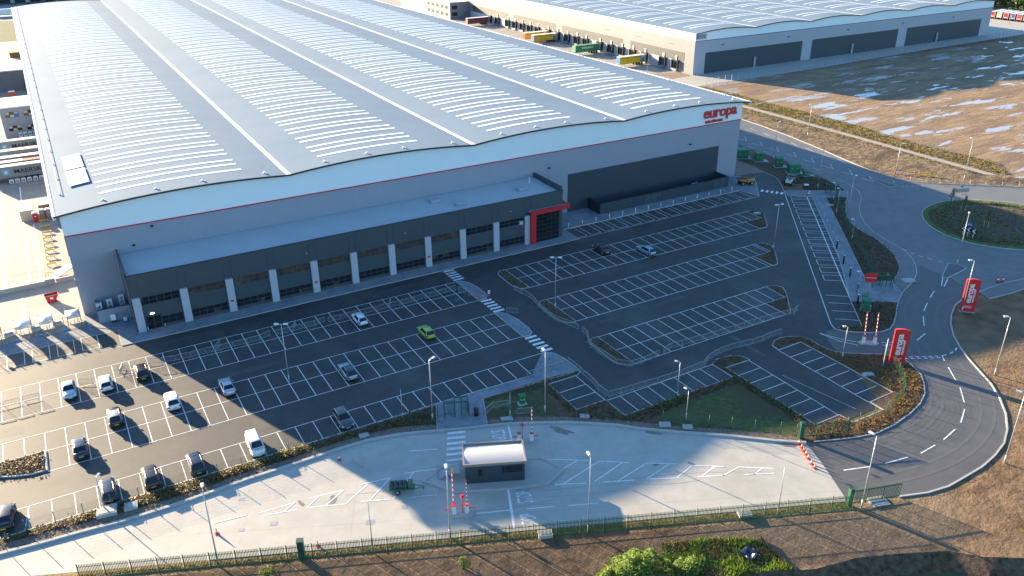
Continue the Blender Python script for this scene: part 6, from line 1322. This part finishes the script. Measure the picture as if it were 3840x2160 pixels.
t = box_thing('delivery_box', 'orange and white box between the grey shed and the office', 'box', (-8.6,352), (2.0,2.5,2.4), M['orange'], lid=M['white'])
t = box_thing('skip_container', 'rusty brown open container in the sunny yard behind the grey shed', 'container', (-5.6,450), (4.5,6,2.2), mat('rust',(.30,.14,.05),.8,var=.3,scale=.6)); 
for k,y in enumerate((600,)):
    t = thing('lorry_trailer', 'pale blue trailer standing alone far off at the top left', 'trailer', (-16,612,.03), 0); MB().box(0,13,0,2.6,1.1,4.1).build('body', M['fascia'], t); MB().box(0,13,.01,2.59,4.1,4.16).build('roof', M['white'], t); MB().box(1,12,.6,2,.7,1.1).build('chassis', M['black'], t)
struct('far_lawn', MB().sheet([(-140,505),(-1.2,500),(-1.2,590),(-140,595)], .05), M['grass'])
fb = thing('far_warehouse', 'dark dock-lined warehouse along the top left edge of the picture', 'warehouse', (-200,690,0)); MB().box(0,420,0,60,0,14).build('wall', M['panel'], fb); MB().box(0,420,-.1,-.002,4,14).build('cladding', mat('far_blue_grey',(.13,.17,.21),.6), fb); MB().box(-.2,420.2,-.2,60,14,14.4).build('roof', M['roof'], fb)
for k in range(46): MB().box(3+9*k,7.5+9*k,-1.0,-.1,.3,4.2).build('dock_shelter', M['black'], fb)
for k in range(14):
    t = thing('parked_trailer', '%s dark trailer from the left backed on to the far dock-lined warehouse' % ordn(k), 'trailer', (-38+9*k,676,.03), 0, group='trailers at the far warehouse'); MB().box(-1.25,1.25,0,13,1.1,4.0).build('body', M['cgrey'] if k % 3 else M['office'], t); MB().box(-1.27,1.27,0,13,4.0,4.06).build('roof', M['pillar'], t); MB().box(-.5,.5,.3,12.5,.6,1.1).build('chassis', M['black'], t)
# ------------------------------------------------------------------ planting
def leaves(mb, poly, n, h0, h1, size, mats, seed=0, z=.1, tall=None, elong=1.0, holes=None):
    rnd = random.Random(seed); xs_ = [p[0] for p in poly]; ys_ = [p[1] for p in poly]; c = 0; tries = 0
    while c < n and tries < n*30:
        tries += 1; x, y = rnd.uniform(min(xs_),max(xs_)), rnd.uniform(min(ys_),max(ys_))
        if not inside((x,y), poly) or (holes and any(inside((x,y),q) for q in holes)): continue
        k = .5+.5*math.sin(x*1.9+seed)*math.cos(y*2.3+seed*1.7); hh = (h0+(h1-h0)*k*rnd.random())*(tall(x,y) if tall else 1)
        nn = 3
        for j in range(nn):
            zz = z+hh*rnd.uniform(.15,1); s_ = size*rnd.uniform(.6,1.3); a = rnd.uniform(0,6.28); tl = rnd.uniform(-.9,.9)
            px, py = x+rnd.uniform(-.22,.22), y+rnd.uniform(-.22,.22)
            if not inside((px,py), poly): continue
            u = Vector((math.cos(a),math.sin(a),tl*.7)).normalized()*s_*elong; v = Vector((-math.sin(a),math.cos(a),rnd.uniform(-.6,.9))).normalized()*s_*.6
            p = Vector((px,py,zz)); mb.add([p-u*.5-v*.2,p+v*.5,p+u*.5,p-v*.5],[(0,1,2,3)], rnd.randrange(len(mats)))
        c += 1
def cover(name, label, cat, specs, mats):
    mb = MB()
    for i, s_ in enumerate(specs): leaves(mb, seed=i*7+len(label), mats=mats, **s_)
    o = mb.build(name, mats); tag(o, label, cat, kind='stuff'); return o
LOTS = [[(56.2,89.1),(56.1,81.4),(61,81.4),(61.3,89.1)],[(61,81.3),(61.1,76.8),(81.1,76.8),(80.9,81.3)],[(82.1,79.4),(82.1,61.9),(86.8,61.9),(86.9,79.3)],[(93,79.2),(93.1,61.9),(98.1,62),(98,79.3)]]
gpoly = [(37.4,88.0),(34.1,89.6),(32.3,90.3),(28.4,90.8),(24.5,91.0),(20.7,90.9),(16.9,90.7),(13.4,90.8),(9.9,90.7),(7.8,90.3),(4.3,90.2),(-0.4,90.4),(-3.5,90.5),(-8.0,91.0),(-12.3,91.4),(-15.1,91.7),(-26,92.1),(-26,92.6),(39.2,92.4)]
cover('hedge_planting', 'low mixed hedge along the lower edge of the left parking row', 'hedge', [dict(poly=gpoly, n=2600, h0=.25, h1=.8, size=.26)], LB)
cover('golden_planting', 'golden and green patches of shrubs in the hedge near the white van', 'shrubs', [dict(poly=[(14.8,92.3),(20.4,92.4),(20.4,91.3),(14.5,91.1)], n=330, h0=.4, h1=1.1, size=.26), dict(poly=[(8.2,92.3),(13,92.4),(13,91.0),(8.4,90.9)], n=240, h0=.35, h1=.8, size=.26), dict(poly=[(-8,92.4),(-5,92.4),(-5,91.0),(-8,91.3)], n=80, h0=.3, h1=.7, size=.25), dict(poly=[(-1,92.4),(4.5,92.4),(4.5,90.6),(-1,90.8)], n=120, h0=.3, h1=.7, size=.25)], LY)
strip = [(-8,82.3),(29.0,67.1),(44,60.9),(64,52.4),(73,48.9),(72.6,47.8),(64,51.4),(44,59.9),(29.2,66.2),(-8,81.7)]
cover('groundcover_strip', 'golden ground-cover strip between the concrete yard and the palisade fence', 'ground cover', [dict(poly=strip, n=4200, h0=.05, h1=.22, size=.17)], [LY[0], LY[1], LB[1], LB[2]])
P1 = [[(56.0,81.3),(53.4,80.6),(58.9,76.4),(61.0,76.6),(61,81.2)],[(61.1,76.7),(58.9,76.4),(60.9,75.0),(64.0,74.5),(72,75.2),(81.9,75.2),(81.9,79.5),(81.2,82.0),(81.1,76.8)],[(82,79.5),(81,82),(82.5,82),(85,81.8),(86.6,80.8),(86.8,79.4)],[(82.0,76),(80.5,75.8),(80.6,66),(79.8,62.3),(82.0,61.9)],[(46.2,90.4),(62.2,89.8),(61.2,89.2),(56.1,89.2),(56.0,81.5),(54.8,81.5),(55.0,88.7),(46.1,89.8)]]
cover('shrub_bed', 'dark brown and green shrubs between the lower right parking bays and the lawn', 'shrubs', [dict(poly=p, n=n_, h0=.2, h1=.65, size=.26) for p,n_ in zip(P1,(260,900,110,330,420))], LB)
cover('green_shrubs', 'greener shrub clumps along the edge of the lower right bays', 'shrubs', [dict(poly=[(66,76.6),(71.5,76.6),(71.5,75.2),(66,74.9)], n=200, h0=.4, h1=1.3, size=.28), dict(poly=[(80.7,75),(82.0,75),(82.0,64),(80.8,64)], n=260, h0=.3, h1=.9, size=.28)], LG)
VP = [(94.7,81.6),(96.2,81.8),(97.7,81.4),(99.3,80.5),(99.8,79.3),(99.6,77.2),(99.7,75.7),(100.2,74.1),(101.3,73.0),(103.2,71.6),(105.9,69.8),(107.2,67.5),(107.0,66.2),(105.6,63.3),(103.9,61.6),(101.5,59.7),(98.8,58.4),(95.5,57.5),(91.3,56.8),(87.7,56.7),(84.8,57.4),(82.0,58.4),(79.2,59.6),(80,61.8),(87,61.0),(87,59.6),(93.2,59.5),(98.2,61.9),(98.1,79.4),(93.2,80.6)]
cover('rust_planting', 'rust brown shrubs filling the planted bend beside the curving road', 'shrubs', [dict(poly=VP, n=2600, h0=.15, h1=.55, size=.27, holes=LOTS)], [LB[0],LB[1],LB[1],LB[2],LY[0]])
isp = [dict(poly=ISL[k], n=n_, h0=.15, h1=.4, size=.24) for k,n_ in zip('abcdef',(190,180,170,120,120,120))]
cover('island_planting', 'short brown ground cover in the six kerbed parking islands', 'ground cover', isp, LB)
cover('planter_shrubs', 'leafy brown and green shrubs filling the kerbed planter at the left edge', 'shrubs', [dict(poly=[(-24,108.5),(-9.9,108.5),(-9.9,104.3),(-11.4,104.3),(-13.3,104.9),(-14.9,105.7),(-24,107.4)], n=700, h0=.25, h1=.75, size=.26)], LB)
cover('strip_bed_shrubs', 'dark brown and olive shrubs in the strip bed behind the long mesh fence', 'shrubs', [dict(poly=BEDE, n=1500, h0=.15, h1=.6, size=.32), dict(poly=BED2, n=800, h0=.15, h1=.6, size=.3), dict(poly=[(155.5,139.2),(159.5,136.2),(156.4,132.8),(160.9,129.4),(164.2,127.4),(165.7,131.2),(166.8,135.2),(166.0,139),(160,142)], n=650, h0=.15, h1=.5, size=.32)], [LB[0],LG[0],LB[2],LB[0]])
rin = [(rc[0]+(x-rc[0])*.90, rc[1]+(y-rc[1])*.90) for x,y in rb]
def rdome(x,y): return 1.0
mbR = MB(); leaves(mbR, rin, 2600, .1, .6, .38, [0]*4, seed=5, z=.2)
fixed = []
for i,(x,y,z) in enumerate(mbR.v):
    d = min(1, math.hypot((x-rc[0])/16, (y-rc[1])/15)); fixed.append((x,y,z+.85*(1-d)))
mbR.v = fixed; tag(mbR.build('roundabout_shrubs', [LG[1],LG[2],LB[2],LY[1]]), 'low green and purple brown shrubs covering the roundabout', 'shrubs', kind='stuff')
# rough grass beside the footpath, and mud clods
RG = [leafmat('straw_grass',(.38,.29,.11),.5), leafmat('olive_grass',(.26,.22,.075),.5), leafmat('green_grass',(.18,.19,.055),.45), leafmat('straw_dark',(.24,.17,.075),.4)]
cover('rough_grass', 'straw coloured rough grass on both sides of the footpath by the muddy field', 'rough grass', [dict(poly=[(207.2,236),(207.4,172),(207.4,154),(207.4,130),(208.6,114),(216.5,122),(214.5,142),(214.6,151),(216.5,166),(216.5,182),(215,236)], n=4200, h0=.15, h1=.55, size=.5), dict(poly=[(203.4,236),(204.3,166),(204.3,118),(202.6,119),(202,150),(199,190),(200,236)], n=900, h0=.1, h1=.35, size=.42)], RG)
# wild patch at the bottom of the picture
WG = [leafmat('lush_grass',(.20,.28,.045),.45), leafmat('mid_grass',(.13,.18,.03),.4), leafmat('dry_grass',(.24,.18,.06),.4), leafmat('dark_grass',(.035,.055,.015))]
wild = [(49.5,54.4),(52,53.4),(55.1,52.2),(58,50.4),(59.5,49.4),(59.0,47),(59.2,44.2),(56,45.6),(48,44.2),(44,48)]
mbG = MB(); rnd = random.Random(3)
struct('wild_turf', MB().sheet(wild, .03), M['grass'])
for i in range(13000):
    x, y = rnd.uniform(43,60), rnd.uniform(43,55)
    if not inside((x,y), wild): continue
    k = math.sin(x*.9)*math.cos(y*1.1+1); h = rnd.uniform(.15,.45)+(.5*rnd.random() if k > .25 else 0); a = rnd.uniform(0,6.28); le = Vector((rnd.uniform(-.25,.25),rnd.uniform(-.25,.25),0))*h
    wv = Vector((math.cos(a),math.sin(a),0))*.05; p = Vector((x,y,0)); mbG.add([p-wv,p+wv,p+le+Vector((0,0,h))],[(0,1,2)], 2 if k < -.5 and rnd.random() < .6 else (rnd.choice((0,0,1)) if k > -.1 else rnd.choice((1,3,3,2))))
tag(mbG.build('wild_grass', WG), 'lush and straw coloured wild grass patch right of the bright bush', 'grass', kind='stuff')
mbG = MB()
for i in range(3500):
    t_ = rnd.random(); x = 58+30*t_; y = 38-16*t_+rnd.uniform(-4,1.5); h = rnd.uniform(.2,.6); a = rnd.uniform(0,6.28); wv = Vector((math.cos(a),math.sin(a),0))*.06; p = Vector((x,y,-0.98)); mbG.add([p-wv,p+wv,p+Vector((rnd.uniform(-.1,.1),rnd.uniform(-.1,.1),h))],[(0,1,2)], rnd.choice((0,1,1,3)))
tag(mbG.build('ditch_grass', WG), 'bright grass along the bottom of the dark ditch', 'grass', kind='stuff')
# grass fringe of the roundabout
# shrubs and trees
def shrub(name, label, cat, loc, rx, ry, h, n, mats, size, elong, seed, group=None, trunk=True, zlow=.15):
    t = thing(name, label, cat, (*loc,0), 0, group); rnd = random.Random(seed); mb = MB(); cl = [(rnd.gauss(0,.45),rnd.gauss(0,.45),rnd.uniform(.2,1.0)) for _ in range(26)]
    for i in range(n):
        c = cl[rnd.randrange(26)]; p = Vector((c[0]*rx+rnd.gauss(0,.20)*rx, c[1]*ry+rnd.gauss(0,.20)*ry, max(zlow,min(1.05,c[2]+rnd.gauss(0,.13)))*h))
        q = math.hypot(p.x/rx,p.y/ry); p.z = min(p.z, h*max(.12,1.08-.62*q*q)*(1+.22*math.sin(p.x*2.1+seed)*math.cos(p.y*2.7)))
        a = rnd.uniform(0,6.28); s_ = size*rnd.uniform(.6,1.4); u = Vector((math.cos(a),math.sin(a),rnd.uniform(-.2,1.0))).normalized()*s_*elong; v = u.cross(Vector((rnd.uniform(-1,1),rnd.uniform(-1,1),rnd.uniform(-.3,1)))).normalized()*s_*.34
        k = 0 if p.z > h*.62 and rnd.random() < .6 else rnd.randrange(len(mats)); mb.add([p-u*.5,p+v,p+u*.5,p-v],[(0,1,2,3)], k)  # upper leaves mostly take the lightest colour, painting in a sunlit top
    mb.build('crown', mats, t)
    mb = MB()
    for i in range(7): c = cl[i]; mb.tube([(0+rnd.uniform(-.1,.1),rnd.uniform(-.1,.1),0),(c[0]*rx*.5,c[1]*ry*.5,h*.35),(c[0]*rx*.9,c[1]*ry*.9,h*.8*c[2])], max(.03,.028*h), 5, r1=.012)
    mb.build('trunk', bark, t); return t
shrub('willow_bush', 'large bright green narrow-leaved bush at the bottom edge of the picture', 'bush', (42.6,50.4), 4.4, 3.2, 3.9, 13000, LW, .20, 2.2, 11)
shrub('willow_bush', 'smaller bright bush at the right side of the large bottom bush', 'bush', (48.6,49.2), 1.5, 1.4, 2.3, 2200, LW, .17, 2.0, 12)
shrub('willow_bush', 'tiny green bush poking up at the bottom left of centre', 'bush', (28.6,62.2), .7, .6, 1.5, 260, LW, .2, 1.5, 13); shrub('willow_bush', 'small green weed bush at the bottom edge below the green post box', 'bush', (9.9,72.0), .9, .7, .9, 200, LW, .2, 1.5, 14)
t = thing('rubbish_sheet', 'crumpled dark plastic sheet lying in the wild grass', 'sheet', (56.6,48.2,.1)); mb = MB(); rnd = random.Random(9); g_ = [[(x*.28+rnd.uniform(-.08,.08), y*.28+rnd.uniform(-.08,.08), rnd.uniform(0,.6)) for x in range(-3,4)] for y in range(-3,4)]
vs = [p for r_ in g_ for p in r_]; mb.add(vs,[(i*7+j,i*7+j+1,(i+1)*7+j+1,(i+1)*7+j) for i in range(6) for j in range(6)]); mb.build('sheet', mat('dark_plastic',(.05,.06,.09),.25), t)
t = thing('silt_fence', 'thin dark silt fence sheet separating the wild grass from bare earth', 'fence', (59.6,49.4,0)); MB().add([(0,0,0),(-.5,-2.4,0),(-.4,-5.4,0),(0,0,.55),(-.5,-2.4,.5),(-.4,-5.4,.5)],[(0,1,4,3),(1,2,5,4)]).build('sheet', M['black'], t)
for q in ((0,0),(-.5,-2.4),(-.4,-5.4)): MB().cyl(q[0],q[1],0,.75,.03,5).build('stake', bark, t)
# saplings
def sapling(label, loc, h, z, seed):
    t = thing('sapling', label, 'tree', (*loc,z), 0, group='staked saplings'); rnd = random.Random(seed); mb = MB(); mb.tube([(0,0,0),(.03,0,h*.5),(0,.03,h)], .05, 6, r1=.015)
    for i in range(9): a = rnd.uniform(0,6.28); z0 = h*rnd.uniform(.35,.85); mb.tube([(0,0,z0),(.5*math.cos(a)*(1.2-z0/h),.5*math.sin(a)*(1.2-z0/h),z0+.6)], .018, 4, r1=.006)
    mb.build('trunk', bark, t); mb = MB()
    for i in range(230): a = rnd.uniform(0,6.28); zz = h*rnd.uniform(.35,1.02); r = (.75*(1.15-zz/h))*rnd.random()**.5+.05; s_ = rnd.uniform(.08,.17); p = Vector((r*math.cos(a),r*math.sin(a),zz)); u = Vector((rnd.uniform(-1,1),rnd.uniform(-1,1),rnd.uniform(-1,1))).normalized()*s_; v = u.cross(Vector((rnd.uniform(-1,1),rnd.uniform(-1,1),1))).normalized()*s_*.6; mb.add([p-u,p+v,p+u,p-v],[(0,1,2,3)], rnd.randrange(4))
    mb.build('crown', LB, t); mb = MB()
    for k in range(3): a = 2.1*k; mb.cyl(.55*math.cos(a),.55*math.sin(a),0,1.4,.04,5)
    mb.build('stake', M['cream'], t)
sapling('thin sapling at the back edge of the roundabout near the long sign', (178.2,108.8), 3.4, .2, 1); sapling('staked sapling in the middle of the roundabout', (169.0,94.2), 3.6, .8, 2); sapling('bare young tree in the roundabout planting behind the lamp post', (174.2,103.0), 3.2, .8, 3)
# trees beyond the far trailers
far = [(500,322,5.5,7),(509,328,5,6.5),(517,320,5.5,7),(525,316,5,7),(521,304,5,6),(529,300,6,7),(536,290,5,6),(531,311,7,9),(540,304,7,9),(520,336,7,9),(507,340,7,9),(548,296,7,9),(535,325,7,10),(553,310,7,10)]
ft = ['leftmost tree beyond the far trailers, rising beside the warehouse end wall','second tree from the warehouse end wall beyond the trailers','third tree from the warehouse end wall beyond the trailers','fourth tree from the warehouse end wall beyond the trailers','low front tree above the navy ended trailer','low front tree above the red trailer at the right','front tree cut by the right edge of the picture','back row tree above the third front tree','back row tree near the top right corner','tall back tree behind the second front tree','tall back tree behind the leftmost front tree','back tree cut by the top right corner','tallest back tree along the top edge','rear tree furthest into the top right corner']
for i,(x,y,r,h) in enumerate(far): shrub('broadleaf_tree', ft[i], 'tree', (x,y), r, r, h, 650, [LG[2],LG[1],LG[0]] if i % 3 else [LY[1],LG[1],LG[0]], 1.15, 1.0, 40+i, group='trees beyond the far trailers', zlow=.12)
struct('far_verge', MB().sheet([(480,308),(520,286),(620,260),(700,420),(480,420)], .06), M['grass'])
